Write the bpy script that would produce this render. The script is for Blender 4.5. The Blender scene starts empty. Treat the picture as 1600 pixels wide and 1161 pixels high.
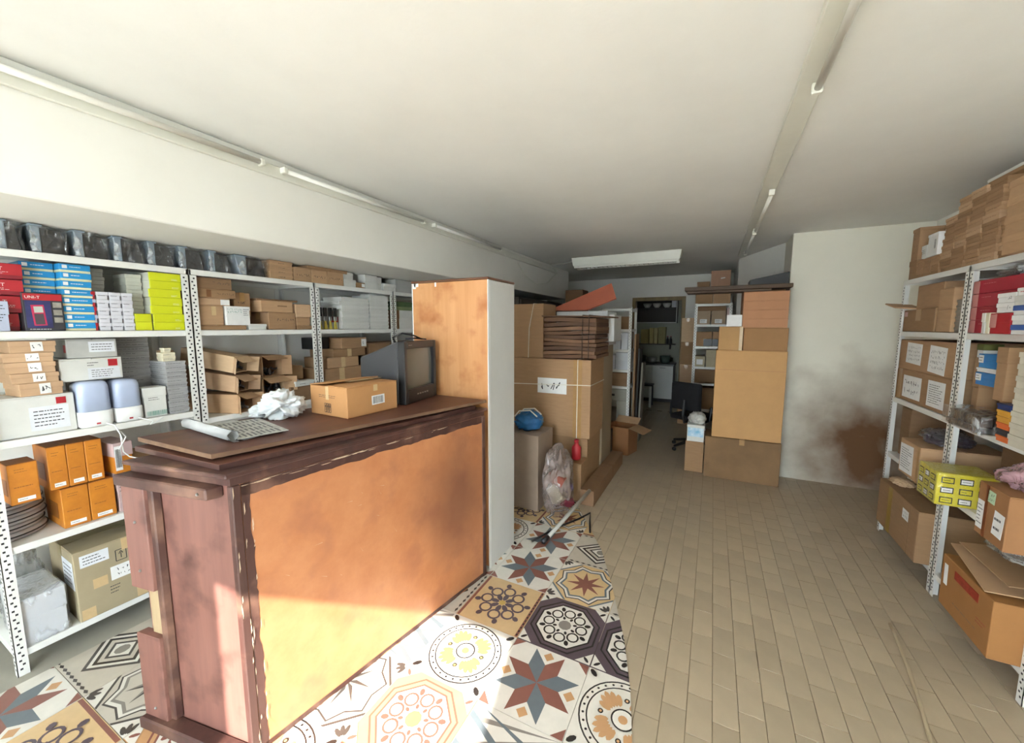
import bpy, bmesh, math, random
from mathutils import Vector, Matrix, noise
S = bpy.context.scene
COL = S.collection
RND = random.Random(11)

# ------------------------------------------------------------------ camera
cam_d = bpy.data.cameras.new('camera')
cam_d.sensor_fit = 'HORIZONTAL'
cam_d.sensor_width = 36.0
cam_d.lens = 614.0 / 1600.0 * 36.0
cam_d.clip_start = 0.05
cam = bpy.data.objects.new('camera', cam_d)
COL.objects.link(cam)
cam.location = (0, 0, 1.65)
cam.rotation_euler = (math.radians(90 - 6.45), 0, math.radians(27.0))
S.camera = cam

# ------------------------------------------------------------------ sky, sun, exposure
SKY_STRENGTH = 10.0
SUN_STRENGTH = 12.0
EXPOSURE = 1.18
world = bpy.data.worlds.new('sky')
S.world = world
world.use_nodes = True
bg = world.node_tree.nodes['Background']
bg.inputs[0].default_value = (0.78, 0.90, 1.0, 1)
bg.inputs[1].default_value = SKY_STRENGTH
sun_d = bpy.data.lights.new('sun', 'SUN')
sun_d.energy = SUN_STRENGTH
sun_d.angle = math.radians(0.6)
sun_d.color = (1.0, 0.95, 0.88)
sun = bpy.data.objects.new('sun', sun_d)
COL.objects.link(sun)
sun.location = (3, -8, 7)
sun.rotation_euler = Vector((-0.25, 1.0, -0.72)).to_track_quat('-Z', 'Y').to_euler()
S.view_settings.view_transform = 'Standard'
S.view_settings.look = 'None'
S.view_settings.gamma = 1.0
S.view_settings.use_curve_mapping = False
S.view_settings.exposure = EXPOSURE

# ------------------------------------------------------------------ materials
def lin(h):
    h = h.lstrip('#')
    v = [int(h[i:i + 2], 16) / 255 for i in (0, 2, 4)]
    return tuple(c / 12.92 if c <= .04045 else ((c + .055) / 1.055) ** 2.4 for c in v) + (1,)

MATS = {}
def mat(name, col, rough=.6, var=.10, scale=6., bump=0., metal=0., col2=None, stretch=(1, 1, 1), coat=0., per_object=0., spec=.5, fine=0.):
    if name in MATS:
        return MATS[name]
    m = bpy.data.materials.new(name)
    m.use_nodes = True
    nt = m.node_tree
    N, L = nt.nodes, nt.links
    p = N['Principled BSDF']
    p.inputs['Roughness'].default_value = rough
    p.inputs['Metallic'].default_value = metal
    p.inputs['Coat Weight'].default_value = coat
    p.inputs['Specular IOR Level'].default_value = spec
    tc = N.new('ShaderNodeTexCoord')
    mp = N.new('ShaderNodeMapping')
    mp.inputs['Scale'].default_value = stretch
    L.new(tc.outputs['Object'], mp.inputs[0])
    nz = N.new('ShaderNodeTexNoise')
    nz.inputs['Scale'].default_value = scale
    nz.inputs['Detail'].default_value = 6
    nz.inputs['Roughness'].default_value = .65
    L.new(mp.outputs[0], nz.inputs['Vector'])
    c = lin(col)
    d = lin(col2) if col2 else tuple(x * (1 - 2.2 * var) for x in c[:3]) + (1,)
    rp = N.new('ShaderNodeValToRGB')
    rp.color_ramp.elements[0].position = .3
    rp.color_ramp.elements[1].position = .7
    rp.color_ramp.elements[0].color = d
    rp.color_ramp.elements[1].color = c
    L.new(nz.outputs['Fac'], rp.inputs[0])
    out = rp.outputs[0]
    if per_object:
        oi = N.new('ShaderNodeObjectInfo')
        mr = N.new('ShaderNodeMapRange')
        mr.inputs['To Min'].default_value = 1 - per_object
        mr.inputs['To Max'].default_value = 1 + per_object * .4
        L.new(oi.outputs['Random'], mr.inputs['Value'])
        mx = N.new('ShaderNodeMix')
        mx.data_type = 'RGBA'
        mx.blend_type = 'MULTIPLY'
        mx.inputs['Factor'].default_value = 1
        L.new(out, mx.inputs['A'])
        L.new(mr.outputs[0], mx.inputs['B'])
        out = mx.outputs['Result']
    L.new(out, p.inputs['Base Color'])
    if bump:
        b = N.new('ShaderNodeBump')
        b.inputs['Strength'].default_value = bump
        b.inputs['Distance'].default_value = .004
        src = nz
        if fine:
            src = N.new('ShaderNodeTexNoise')
            src.inputs['Scale'].default_value = fine
            src.inputs['Detail'].default_value = 4
            L.new(mp.outputs[0], src.inputs['Vector'])
        L.new(src.outputs['Fac'], b.inputs['Height'])
        L.new(b.outputs[0], p.inputs['Normal'])
    MATS[name] = m
    return m

def film_mat(name, tint, cover, rough=.08, scale=18., crease_glint=0.):
    """wrinkled plastic film: mostly clear, milky along the creases, shiny"""
    if name in MATS:
        return MATS[name]
    m = bpy.data.materials.new(name)
    m.use_nodes = True
    N, L = m.node_tree.nodes, m.node_tree.links
    N.remove(N['Principled BSDF'])
    tc = N.new('ShaderNodeTexCoord')
    mp = N.new('ShaderNodeMapping')
    mp.inputs['Scale'].default_value = (1, 1, .45)
    mp.inputs['Rotation'].default_value = (.5, .4, .3)
    L.new(tc.outputs['Object'], mp.inputs[0])
    nz = N.new('ShaderNodeTexNoise')
    nz.inputs['Scale'].default_value = scale
    nz.inputs['Detail'].default_value = 3
    nz.inputs['Distortion'].default_value = .6
    L.new(mp.outputs[0], nz.inputs['Vector'])
    b = N.new('ShaderNodeBump')
    b.inputs['Strength'].default_value = 1
    b.inputs['Distance'].default_value = .03
    L.new(nz.outputs['Fac'], b.inputs['Height'])
    t = N.new('ShaderNodeBsdfTransparent')
    d = N.new('ShaderNodeBsdfDiffuse')
    d.inputs[0].default_value = lin(tint)
    g = N.new('ShaderNodeBsdfGlossy')
    g.inputs[0].default_value = (.95, .95, .95, 1)
    g.inputs['Roughness'].default_value = rough
    L.new(b.outputs[0], g.inputs['Normal'])
    L.new(b.outputs[0], d.inputs['Normal'])
    rp = N.new('ShaderNodeMapRange')
    rp.inputs['From Min'].default_value = .35
    rp.inputs['From Max'].default_value = .7
    rp.inputs['To Min'].default_value = cover * .5
    rp.inputs['To Max'].default_value = min(1, cover * 1.6)
    if crease_glint:  # white diffuse streaks paint the highlights along wrinkles
        rp.inputs['From Min'].default_value = .57
        rp.inputs['From Max'].default_value = .66
        rp.inputs['To Max'].default_value = crease_glint
    L.new(nz.outputs['Fac'], rp.inputs['Value'])
    x1 = N.new('ShaderNodeMixShader')
    L.new(rp.outputs[0], x1.inputs[0])
    L.new(t.outputs[0], x1.inputs[1])
    L.new(d.outputs[0], x1.inputs[2])
    lw = N.new('ShaderNodeLayerWeight')
    lw.inputs['Blend'].default_value = .35
    L.new(b.outputs[0], lw.inputs['Normal'])
    fr = N.new('ShaderNodeMapRange')
    fr.inputs['From Min'].default_value = .2
    fr.inputs['To Min'].default_value = .05
    fr.inputs['To Max'].default_value = .55
    L.new(lw.outputs['Facing'], fr.inputs['Value'])
    x2 = N.new('ShaderNodeMixShader')
    L.new(fr.outputs[0], x2.inputs[0])
    L.new(x1.outputs[0], x2.inputs[1])
    L.new(g.outputs[0], x2.inputs[2])
    L.new(x2.outputs[0], N['Material Output'].inputs[0])
    MATS[name] = m
    return m

def translucent_mat(name, col, transmit):
    m = bpy.data.materials.new(name)
    m.use_nodes = True
    N, L = m.node_tree.nodes, m.node_tree.links
    N.remove(N['Principled BSDF'])
    d = N.new('ShaderNodeBsdfDiffuse')
    t = N.new('ShaderNodeBsdfTranslucent')
    x = N.new('ShaderNodeMixShader')
    nz = N.new('ShaderNodeTexNoise')
    nz.inputs['Scale'].default_value = 3
    rp = N.new('ShaderNodeValToRGB')
    rp.color_ramp.elements[0].color = tuple(c * .93 for c in lin(col)[:3]) + (1,)
    rp.color_ramp.elements[1].color = lin(col)
    L.new(nz.outputs['Fac'], rp.inputs[0])
    L.new(rp.outputs[0], d.inputs[0])
    L.new(rp.outputs[0], t.inputs[0])
    x.inputs[0].default_value = transmit
    L.new(d.outputs[0], x.inputs[1])
    L.new(t.outputs[0], x.inputs[2])
    L.new(x.outputs[0], N['Material Output'].inputs[0])
    MATS[name] = m
    return m

def add_blotch(m, blotch, ell, amount=.92, nscale=4.):
    """blotchy dirt mark with its own outline around an ellipsoid (cx,cy,cz,rx,ry,rz) in object space"""
    N, L = m.node_tree.nodes, m.node_tree.links
    p = N['Principled BSDF']
    old = p.inputs['Base Color'].links[0].from_socket
    tc = N.new('ShaderNodeTexCoord')
    mp = N.new('ShaderNodeMapping')
    mp.vector_type = 'TEXTURE'
    mp.inputs['Location'].default_value = ell[:3]
    mp.inputs['Scale'].default_value = ell[3:]
    L.new(tc.outputs['Object'], mp.inputs[0])
    ln = N.new('ShaderNodeVectorMath')
    ln.operation = 'LENGTH'
    L.new(mp.outputs[0], ln.inputs[0])
    nz = N.new('ShaderNodeTexNoise')
    nz.inputs['Scale'].default_value = nscale
    nz.inputs['Detail'].default_value = 5
    L.new(tc.outputs['Object'], nz.inputs['Vector'])
    ad = N.new('ShaderNodeMath')
    ad.operation = 'MULTIPLY_ADD'
    ad.inputs[1].default_value = .7
    L.new(nz.outputs['Fac'], ad.inputs[0])
    L.new(ln.outputs['Value'], ad.inputs[2])
    rp = N.new('ShaderNodeMapRange')
    rp.inputs['From Min'].default_value = .55
    rp.inputs['From Max'].default_value = 1.45
    rp.inputs['To Min'].default_value = amount
    rp.inputs['To Max'].default_value = 0
    L.new(ad.outputs[0], rp.inputs['Value'])
    mx = N.new('ShaderNodeMix')
    mx.data_type = 'RGBA'
    mx.inputs['B'].default_value = lin(blotch)
    L.new(rp.outputs[0], mx.inputs['Factor'])
    L.new(old, mx.inputs['A'])
    L.new(mx.outputs['Result'], p.inputs['Base Color'])

def wall_mat(name, col):
    """painted plaster"""
    return mat(name, col, .85, .035, 1.3, bump=.12, fine=60)

def wood_mat(name, c1, c2, rough=.45, axis=2, scale=5., coat=.0, dark=None):
    if name in MATS:
        return MATS[name]
    st = [14, 14, 14]
    st[axis] = .9
    m = mat(name, c1, rough, .1, scale * .35, bump=.06, col2=c2, stretch=tuple(s * .5 for s in st), coat=coat)
    if dark:
        N, L = m.node_tree.nodes, m.node_tree.links
        p = N['Principled BSDF']
        old = p.inputs['Base Color'].links[0].from_socket
        nz = N.new('ShaderNodeTexNoise')
        nz.inputs['Scale'].default_value = 5.5
        nz.inputs['Detail'].default_value = 8
        tc = N.new('ShaderNodeTexCoord')
        L.new(tc.outputs['Object'], nz.inputs['Vector'])
        rp = N.new('ShaderNodeMapRange')
        rp.inputs['From Min'].default_value = .52
        rp.inputs['From Max'].default_value = .72
        L.new(nz.outputs['Fac'], rp.inputs['Value'])
        mx = N.new('ShaderNodeMix')
        mx.data_type = 'RGBA'
        mx.inputs['B'].default_value = lin(dark)
        L.new(rp.outputs[0], mx.inputs['Factor'])
        L.new(old, mx.inputs['A'])
        L.new(mx.outputs['Result'], p.inputs['Base Color'])
    return m

def kraft(i=0):
    cols = ['#bd9a76', '#ad8a68', '#c8a684', '#a1805f', '#d0b18d', '#8f7155']
    return mat('kraft_%d' % (i % 6), cols[i % 6], .8, .06, 9, bump=.05, stretch=(1, 1, 6), per_object=.10, spec=.25)

WHITE_METAL = mat('white_enamel_steel', '#e6e6e0', .38, .03, 5)
DARK_SLOT = mat('dark_slot', '#2a2a2a', .8, .05)
PAPER = mat('white_paper', '#e9e9e6', .75, .04, 20)
INK = mat('black_ink', '#2b2b2e', .7, .05)
TAPE = mat('brown_tape', '#a9824f', .3, .06, 20, spec=.6)
CLEAR_TAPE = mat('pale_tape', '#cdb083', .3, .06, 20)
WHITE_BOX = mat('white_card', '#dcdcd6', .7, .05, 9, per_object=.06)
GREY_BOX = mat('grey_card', '#b7b7b2', .75, .06, 12, per_object=.06)
RED = mat('red_print', '#b5242f', .5, .08, 7)
BLACK = mat('black_plastic', '#17181a', .4, .1, 7)
STRING = mat('white_string', '#e4dfd0', .8, .05, 40)

# ------------------------------------------------------------------ geometry helpers
def obj(name, bm, m, parent=None, smooth=False, loc=None, rot=None):
    me = bpy.data.meshes.new(name)
    bm.normal_update()
    bm.to_mesh(me)
    bm.free()
    for x in (m if isinstance(m, (list, tuple)) else [m]):
        me.materials.append(x)
    if smooth:
        for f in me.polygons:
            f.use_smooth = True
    o = bpy.data.objects.new(name, me)
    COL.objects.link(o)
    o.parent = parent
    if loc:
        o.location = loc
    if rot:
        o.rotation_euler = rot
    return o

def tag(o, label=None, cat=None, group=None, kind=None):
    if label: o['label'] = label
    if cat: o['category'] = cat
    if group: o['group'] = group
    if kind: o['kind'] = kind
    return o

def thing(name, label, cat, loc=(0, 0, 0), rz=0., group=None):
    o = bpy.data.objects.new(name, None)
    COL.objects.link(o)
    o.empty_display_size = .05
    o.location = loc
    o.rotation_euler = (0, 0, rz)
    return tag(o, label, cat, group)

def abox(bm, x0, x1, y0, y1, z0, z1, c=0., mi=0, M=None, seg=1):
    mt = Matrix.Translation(((x0 + x1) / 2, (y0 + y1) / 2, (z0 + z1) / 2)) @ Matrix.Diagonal((abs(x1 - x0), abs(y1 - y0), abs(z1 - z0), 1))
    if M is not None:
        mt = M @ mt
    r = bmesh.ops.create_cube(bm, size=1, matrix=mt)
    vs = r['verts']
    fs = set(f for v in vs for f in v.link_faces)
    for f in fs:
        f.material_index = mi
    if c > 0:
        es = list(set(e for v in vs for e in v.link_edges))
        bmesh.ops.bevel(bm, geom=es, offset=c, segments=seg, affect='EDGES', profile=.5)
    return bm

def box(x0, x1, y0, y1, z0, z1, c=0., seg=1, M=None):
    return abox(bmesh.new(), x0, x1, y0, y1, z0, z1, c, 0, M, seg)

def prism(bm, pts, z0, z1, mi=0, M=None):
    """closed polygon pts (x,y) extruded from z0 to z1"""
    M = M or Matrix.Identity(4)
    a = [bm.verts.new(M @ Vector((x, y, z0))) for x, y in pts]
    b = [bm.verts.new(M @ Vector((x, y, z1))) for x, y in pts]
    n = len(pts)
    fs = [bm.faces.new(a[::-1]), bm.faces.new(b)]
    for i in range(n):
        fs.append(bm.faces.new((a[i], a[(i + 1) % n], b[(i + 1) % n], b[i])))
    for f in fs:
        f.material_index = mi
    bmesh.ops.recalc_face_normals(bm, faces=fs)
    return bm

def hexa(p, c=0.):
    """eight corners: bottom four then top four, counter-clockwise"""
    bm = bmesh.new()
    v = [bm.verts.new(q) for q in p]
    for f in ((3, 2, 1, 0), (4, 5, 6, 7), (0, 1, 5, 4), (1, 2, 6, 5), (2, 3, 7, 6), (3, 0, 4, 7)):
        bm.faces.new([v[i] for i in f])
    bmesh.ops.recalc_face_normals(bm, faces=bm.faces[:])
    if c:
        bmesh.ops.bevel(bm, geom=bm.edges[:], offset=c, segments=1, affect='EDGES')
    return bm

def tube(bm, pts, r, n=8, cap=True, mi=0):
    pts = [Vector(p) for p in pts]
    rs = r if isinstance(r, (list, tuple)) else [r] * len(pts)
    rings = []
    up = None
    for i, p in enumerate(pts):
        t = (pts[min(i + 1, len(pts) - 1)] - pts[max(i - 1, 0)]).normalized()
        if up is None:
            up = Vector((0, 0, 1)) if abs(t.z) < .9 else Vector((1, 0, 0))
        a = t.cross(up).normalized()
        up = a.cross(t).normalized()
        rings.append([bm.verts.new(p + (a * math.cos(2 * math.pi * k / n) + up * math.sin(2 * math.pi * k / n)) * rs[i]) for k in range(n)])
    for i in range(len(rings) - 1):
        for k in range(n):
            f = bm.faces.new((rings[i][k], rings[i][(k + 1) % n], rings[i + 1][(k + 1) % n], rings[i + 1][k]))
            f.material_index = mi
    if cap:
        for q in (rings[0][::-1], rings[-1]):
            bm.faces.new(q).material_index = mi
    return bm

def lathe(bm, prof, n=24, M=None, mi=0):
    M = M or Matrix.Identity(4)
    rings = []
    for r, z in prof:
        rings.append([bm.verts.new(M @ Vector((r * math.cos(2 * math.pi * k / n), r * math.sin(2 * math.pi * k / n), z))) for k in range(n)])
    fs = []
    for i in range(len(rings) - 1):
        for k in range(n):
            fs.append(bm.faces.new((rings[i][k], rings[i][(k + 1) % n], rings[i + 1][(k + 1) % n], rings[i + 1][k])))
    fs.append(bm.faces.new(rings[0][::-1]))
    fs.append(bm.faces.new(rings[-1]))
    for f in fs:
        f.material_index = mi
    bmesh.ops.recalc_face_normals(bm, faces=fs)
    return bm

def rounded_loft(levels, n=5):
    """rounded-rectangle rings (half_x, half_y, corner radius, z) joined from bottom to top"""
    bm = bmesh.new()
    rings = []
    for hx, hy, r, z in levels:
        ring = []
        for q, (sx, sy) in enumerate(((1, 1), (-1, 1), (-1, -1), (1, -1))):
            for k in range(n + 1):
                a = q * math.pi / 2 + k / n * math.pi / 2
                ring.append(bm.verts.new((sx * (hx - r) + r * math.cos(a), sy * (hy - r) + r * math.sin(a), z)))
        rings.append(ring)
    m = len(rings[0])
    for A, B in zip(rings, rings[1:]):
        for k in range(m):
            bm.faces.new((A[k], A[(k + 1) % m], B[(k + 1) % m], B[k]))
    bm.faces.new(rings[0][::-1])
    bm.faces.new(rings[-1])
    return bm

def blob(sx, sy, sz, seed, sub=4, amp=.35, freq=2.2, flat=True, ridged=True):
    """crumpled lump standing on z=0"""
    bm = bmesh.new()
    bmesh.ops.create_icosphere(bm, subdivisions=sub, radius=1)
    off = Vector((seed * 3.7, seed * 1.3, seed * 7.1))
    for v in bm.verts:
        p = v.co.copy()
        k = 0
        for o in range(4):
            q = noise.noise(p * freq * (2 ** o) + off)
            k += (1 - 2 * abs(q) * 1.6 if ridged else q) * amp * (.5 ** o)
        v.co = p * (1 + k * .6)
    lo = [min(v.co[a] for v in bm.verts) for a in range(3)]
    hi = [max(v.co[a] for v in bm.verts) for a in range(3)]
    for v in bm.verts:
        v.co.x = ((v.co.x - lo[0]) / (hi[0] - lo[0]) - .5) * sx
        v.co.y = ((v.co.y - lo[1]) / (hi[1] - lo[1]) - .5) * sy
        v.co.z = max(0, ((v.co.z - lo[2]) / (hi[2] - lo[2]) * 1.15 - .15)) * sz
    return bm

def film_box(x0, x1, y0, y1, z0, z1, seed, amp=.008, cuts=7):
    bm = bmesh.new()
    abox(bm, x0, x1, y0, y1, z0, z1)
    bmesh.ops.subdivide_edges(bm, edges=bm.edges[:], cuts=cuts, use_grid_fill=True)
    off = Vector((seed * 5.1, seed * 2.3, seed))
    for v in bm.verts:
        n = Vector((noise.noise(v.co * 34 + off), noise.noise(v.co * 34 + off * 2), noise.noise(v.co * 34 + off * 3)))
        v.co += n * amp
        if v.co.z < z0 + .001:
            v.co.z = z0 + .001
    return bm

# ------------------------------------------------------------------ decals on box faces
def frame(face, d):
    sx, sy, sz = d
    if face == '+x': return Vector((sx / 2, -sy / 2, 0)), Vector((0, 1, 0)), Vector((0, 0, 1)), Vector((1, 0, 0)), sy, sz
    if face == '-x': return Vector((-sx / 2, sy / 2, 0)), Vector((0, -1, 0)), Vector((0, 0, 1)), Vector((-1, 0, 0)), sy, sz
    if face == '-y': return Vector((-sx / 2, -sy / 2, 0)), Vector((1, 0, 0)), Vector((0, 0, 1)), Vector((0, -1, 0)), sx, sz
    if face == '+y': return Vector((sx / 2, sy / 2, 0)), Vector((-1, 0, 0)), Vector((0, 0, 1)), Vector((0, 1, 0)), sx, sz
    return Vector((-sx / 2, -sy / 2, sz)), Vector((1, 0, 0)), Vector((0, 1, 0)), Vector((0, 0, 1)), sx, sy

def slab_on(bm, F, u0, u1, v0, v1, a, b, tilt=0.):
    O, U, V, N, w, h = F
    cu, cv = (u0 + u1) / 2 * w, (v0 + v1) / 2 * h
    ct, stt = math.cos(tilt), math.sin(tilt)
    q = []
    for uu, vv in ((u0, v0), (u1, v0), (u1, v1), (u0, v1)):
        du, dv = uu * w - cu, vv * h - cv
        q.append(O + U * (cu + du * ct - dv * stt) + V * (cv + du * stt + dv * ct))
    p = [bm.verts.new(x + N * a) for x in q] + [bm.verts.new(x + N * b) for x in q]
    fs = [bm.faces.new([p[i] for i in f]) for f in ((3, 2, 1, 0), (4, 5, 6, 7), (0, 1, 5, 4), (1, 2, 6, 5), (2, 3, 7, 6), (3, 0, 4, 7))]
    bmesh.ops.recalc_face_normals(bm, faces=fs)

def decal(parent, name, d, face, u0, u1, v0, v1, m, tilt=0., off=.0004, th=.0008):
    bm = bmesh.new()
    slab_on(bm, frame(face, d), u0, u1, v0, v1, off, off + th, tilt)
    return obj(name, bm, m, parent)

def ink(parent, d, face, u0, u1, v0, v1, kind, seed, m=None, off=.0016, name=None):
    """writing: 'hand' pen strokes, 'print' rows of small type, 'bars' barcode, 'icons' handling marks"""
    F = frame(face, d)
    O, U, V, N, w, h = F
    bm = bmesh.new()
    r = random.Random(seed)
    def seg(a, b, t):
        dv = Vector((b[0] - a[0], b[1] - a[1]))
        if dv.length < 1e-6: return
        nn = Vector((-dv.y, dv.x)).normalized() * t / 2
        ps = [(a[0] + nn.x, a[1] + nn.y), (a[0] - nn.x, a[1] - nn.y), (b[0] - nn.x, b[1] - nn.y), (b[0] + nn.x, b[1] + nn.y)]
        f = bm.faces.new([bm.verts.new(O + U * x + V * y + N * off) for x, y in ps])
        f.normal_update()
        if f.normal.dot(N) < 0: f.normal_flip()
    X0, X1, Y0, Y1 = u0 * w, u1 * w, v0 * h, v1 * h
    W, Hh = X1 - X0, Y1 - Y0
    if kind.startswith('hand'):
        rows = int(kind[4:] or 1)
        for k in range(rows):
            yb = Y1 - (k + .85) * Hh / rows
            hh = Hh / rows * .7
            x = X0
            while x < X1 - hh * .3:
                cw = hh * r.uniform(.45, .75)
                n = r.randint(3, 4)
                pts = [(x + r.uniform(0, cw), yb + r.uniform(0, hh)) for _ in range(n)]
                for a, b in zip(pts, pts[1:]):
                    seg(a, b, max(.0016, hh * .10))
                x += cw * 1.15 + (hh * .4 if r.random() < .15 else 0)
    elif kind.startswith('print'):
        rows = int(kind[5:] or 3)
        for k in range(rows):
            yb = Y1 - (k + .5) * Hh / rows
            x = X0
            e = X0 + W * r.uniform(.55, 1)
            while x < e:
                l = W * r.uniform(.05, .16)
                seg((x, yb), (min(x + l, e), yb), Hh / rows * .26)
                x += l + W * .03
    elif kind == 'bars':
        x = X0
        while x < X1:
            t = W * r.uniform(.012, .04)
            seg((x + t / 2, Y0), (x + t / 2, Y1), t)
            x += t + W * r.uniform(.015, .04)
    elif kind == 'icons':
        n = 3
        for k in range(n):
            a, b = X0 + W * k / n, X0 + W * (k + .82) / n
            t = Hh * .06
            for p, q in (((a, Y0), (b, Y0)), ((b, Y0), (b, Y1)), ((b, Y1), (a, Y1)), ((a, Y1), (a, Y0)),
                         (((a + b) / 2, Y0 + Hh * .2), ((a + b) / 2, Y0 + Hh * .7)), (((a * .7 + b * .3), Y0 + Hh * .6), ((a + b) / 2, Y0 + Hh * .85)), (((a * .3 + b * .7), Y0 + Hh * .6), ((a + b) / 2, Y0 + Hh * .85))):
                seg(p, q, t)
    return obj(name or ('handwriting' if kind.startswith('hand') else 'printing'), bm, m or INK, parent)

def text_on(parent, d, face, s, u, v, size, m, off=.0016, name='lettering'):
    cu = bpy.data.curves.new('t', 'FONT')
    cu.body = s
    cu.size = size
    cu.resolution_u = 2
    o = bpy.data.objects.new('t', cu)
    COL.objects.link(o)
    dg = bpy.context.evaluated_depsgraph_get()
    me = bpy.data.meshes.new_from_object(o.evaluated_get(dg))
    bpy.data.objects.remove(o)
    O, U, V, N, w, h = frame(face, d)
    for vv in me.vertices:
        vv.co = O + U * (u * w + vv.co.x) + V * (v * h + vv.co.y) + N * off
    me.materials.clear()
    me.materials.append(m)
    q = bpy.data.objects.new(name, me)
    COL.objects.link(q)
    q.parent = parent
    return q

# ------------------------------------------------------------------ box builders
SEED = [100]
def nid():
    SEED[0] += 1
    return SEED[0]

def carton(label, x0, x1, y0, y1, z0, z1, m=None, face='+x', rz=0., name='carton', cat='box', group=None,
           tape=True, flaps=True, marks=(), tape_m=None, flap_axis=None):
    """shipping carton: body, two top flaps meeting at a seam, tape over the seam, stickers and writing"""
    sx, sy, sz = x1 - x0, y1 - y0, z1 - z0
    d = (sx, sy, sz)
    m = m or kraft(nid())
    root = thing(name, label, cat, ((x0 + x1) / 2, (y0 + y1) / 2, z0), rz, group)
    obj('body', box(-sx / 2, sx / 2, -sy / 2, sy / 2, 0, sz - (.004 if flaps else 0), .003), m, root)
    ax = flap_axis or ('y' if sy <= sx else 'x')
    if flaps:
        g = .0025
        if ax == 'y':
            for s in (-1, 1):
                obj('flap', box(-sx / 2 + .001, sx / 2 - .001, *sorted((s * g, s * (sy / 2 - .0005))), sz - .0045, sz, .001), m, root)
        else:
            for s in (-1, 1):
                obj('flap', box(*sorted((s * g, s * (sx / 2 - .0005))), -sy / 2 + .001, sy / 2 - .001, sz - .0045, sz, .001), m, root)
    if tape:
        tw = min(.048, (sy if ax == 'y' else sx) * .3) / 2
        bm = bmesh.new()
        drop = min(.06, sz * .4)
        if ax == 'y':
            abox(bm, -sx / 2 - .001, sx / 2 + .001, -tw, tw, sz, sz + .0012)
            for s in (-1, 1):
                abox(bm, *sorted((s * (sx / 2 + .0002), s * (sx / 2 + .0012))), -tw, tw, sz - drop, sz + .0012)
        else:
            abox(bm, -tw, tw, -sy / 2 - .001, sy / 2 + .001, sz, sz + .0012)
            for s in (-1, 1):
                abox(bm, -tw, tw, *sorted((s * (sy / 2 + .0002), s * (sy / 2 + .0012))), sz - drop, sz + .0012)
        obj('tape', bm, tape_m or TAPE, root)
    add_marks(root, d, marks)
    return root

def add_marks(root, d, marks):
    for k in marks:
        kind = k[0]
        if kind == 'sticker':      # face,u0,u1,v0,v1,mat,tilt,ink kind
            _, fc, u0, u1, v0, v1, mm, tilt, ik = k
            s = decal(root, 'sticker', d, fc, u0, u1, v0, v1, mm, tilt)
            if ik:
                a, b = (u1 - u0) * .1, (v1 - v0) * .12
                ink(s, d, fc, u0 + a, u1 - a, v0 + b, v1 - b, ik, nid())
        elif kind == 'ink':
            _, fc, u0, u1, v0, v1, ik, mm = k
            ink(root, d, fc, u0, u1, v0, v1, ik, nid(), mm, off=.0008)
        elif kind == 'patch':
            _, nm, fc, u0, u1, v0, v1, mm = k
            decal(root, nm, d, fc, u0, u1, v0, v1, mm)
        elif kind == 'text':
            _, fc, s, u, v, size, mm = k
            text_on(root, d, fc, s, u, v, size, mm)

def lid_box(label, x0, x1, y0, y1, z0, z1, m=None, rz=0., name='flat_box', cat='box', group=None, lid=.45, lid_m=None, marks=(), over=.003):
    """tray with a slightly larger lid"""
    sx, sy, sz = x1 - x0, y1 - y0, z1 - z0
    m = m or kraft(nid())
    root = thing(name, label, cat, ((x0 + x1) / 2, (y0 + y1) / 2, z0), rz, group)
    o = over
    obj('tray', box(-sx / 2 + o, sx / 2 - o, -sy / 2 + o, sy / 2 - o, 0, sz * (1 - lid) + .001, .001), m, root)
    obj('lid', box(-sx / 2, sx / 2, -sy / 2, sy / 2, sz * (1 - lid), sz, .0015), lid_m or m, root)
    add_marks(root, (sx, sy, sz), marks)
    return root

ORD = ['bottom', 'second', 'third', 'fourth', 'fifth', 'sixth', 'seventh', 'eighth', 'ninth', 'tenth', 'eleventh', 'twelfth', 'thirteenth', 'fourteenth', 'fifteenth', 'sixteenth']
NTH = ['first'] + ORD[1:]
def level(k, n):
    return 'topmost' if k == n - 1 else ('bottom' if k == 0 else ORD[k] + ' from bottom')

# ================================================================== THE ROOM
WALL = wall_mat('cream_plaster', '#ebe9e0')
WALLC = wall_mat('stained_plaster', '#e6e2d2')
add_blotch(WALLC, '#6a4a30', (1.45, 5.1, .35, .85, 1.0, 1.0), 1.0)  # brown blotch low on the pillar wall
CEIL = wall_mat('ceiling_plaster', '#efeee8')
ZC, XB, ZB, YB = 2.62, -2.33, 2.137, 8.2
YF = -1.65
def struct(name, bm, m, label=None):
    o = obj(name, bm, m)
    o['kind'] = 'structure'
    if label: o['label'] = label
    return o

GROUT = mat('grout_floor', '#8f7f66', .9, .08, 3, bump=.1)
floor = struct('floor', box(-3.3, 1.78, YF, 9.8, -.12, -.006), GROUT, 'shop floor of patterned patchwork tiles and plain beige tiles')
struct('ceiling', box(-3.45, 1.93, YF - .15, 9.95, ZC, ZC + .12), CEIL, 'plain off-white plaster ceiling')
struct('wall_left', box(-3.45, -3.3, YF - .15, 8.2, -.1, ZC), WALL, 'cream wall behind the left shelves')
struct('wall_beam', box(-3.3, XB, YF, 6.78, ZB, ZC, .006), WALL, 'wide boxed cream beam along left of ceiling')
struct('wall_right', box(1.78, 1.93, YF - .15, 8.2, -.1, ZC), WALL, 'cream wall behind the right shelves')
struct('wall_pillar', box(.695, 1.78, 5.1, 5.6, -.01, ZC, .004), WALLC, 'cream pillar wall with brown damp stain at its foot')
bm = bmesh.new()
prism(bm, [(.70, 5.6), (.28, 6.6), (.28, 8.2), (.40, 8.2), (.42, 6.62), (.85, 5.6)], -.01, ZC)
struct('wall_angled', bm, WALL, 'short slanting cream wall behind the pillar')
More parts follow.
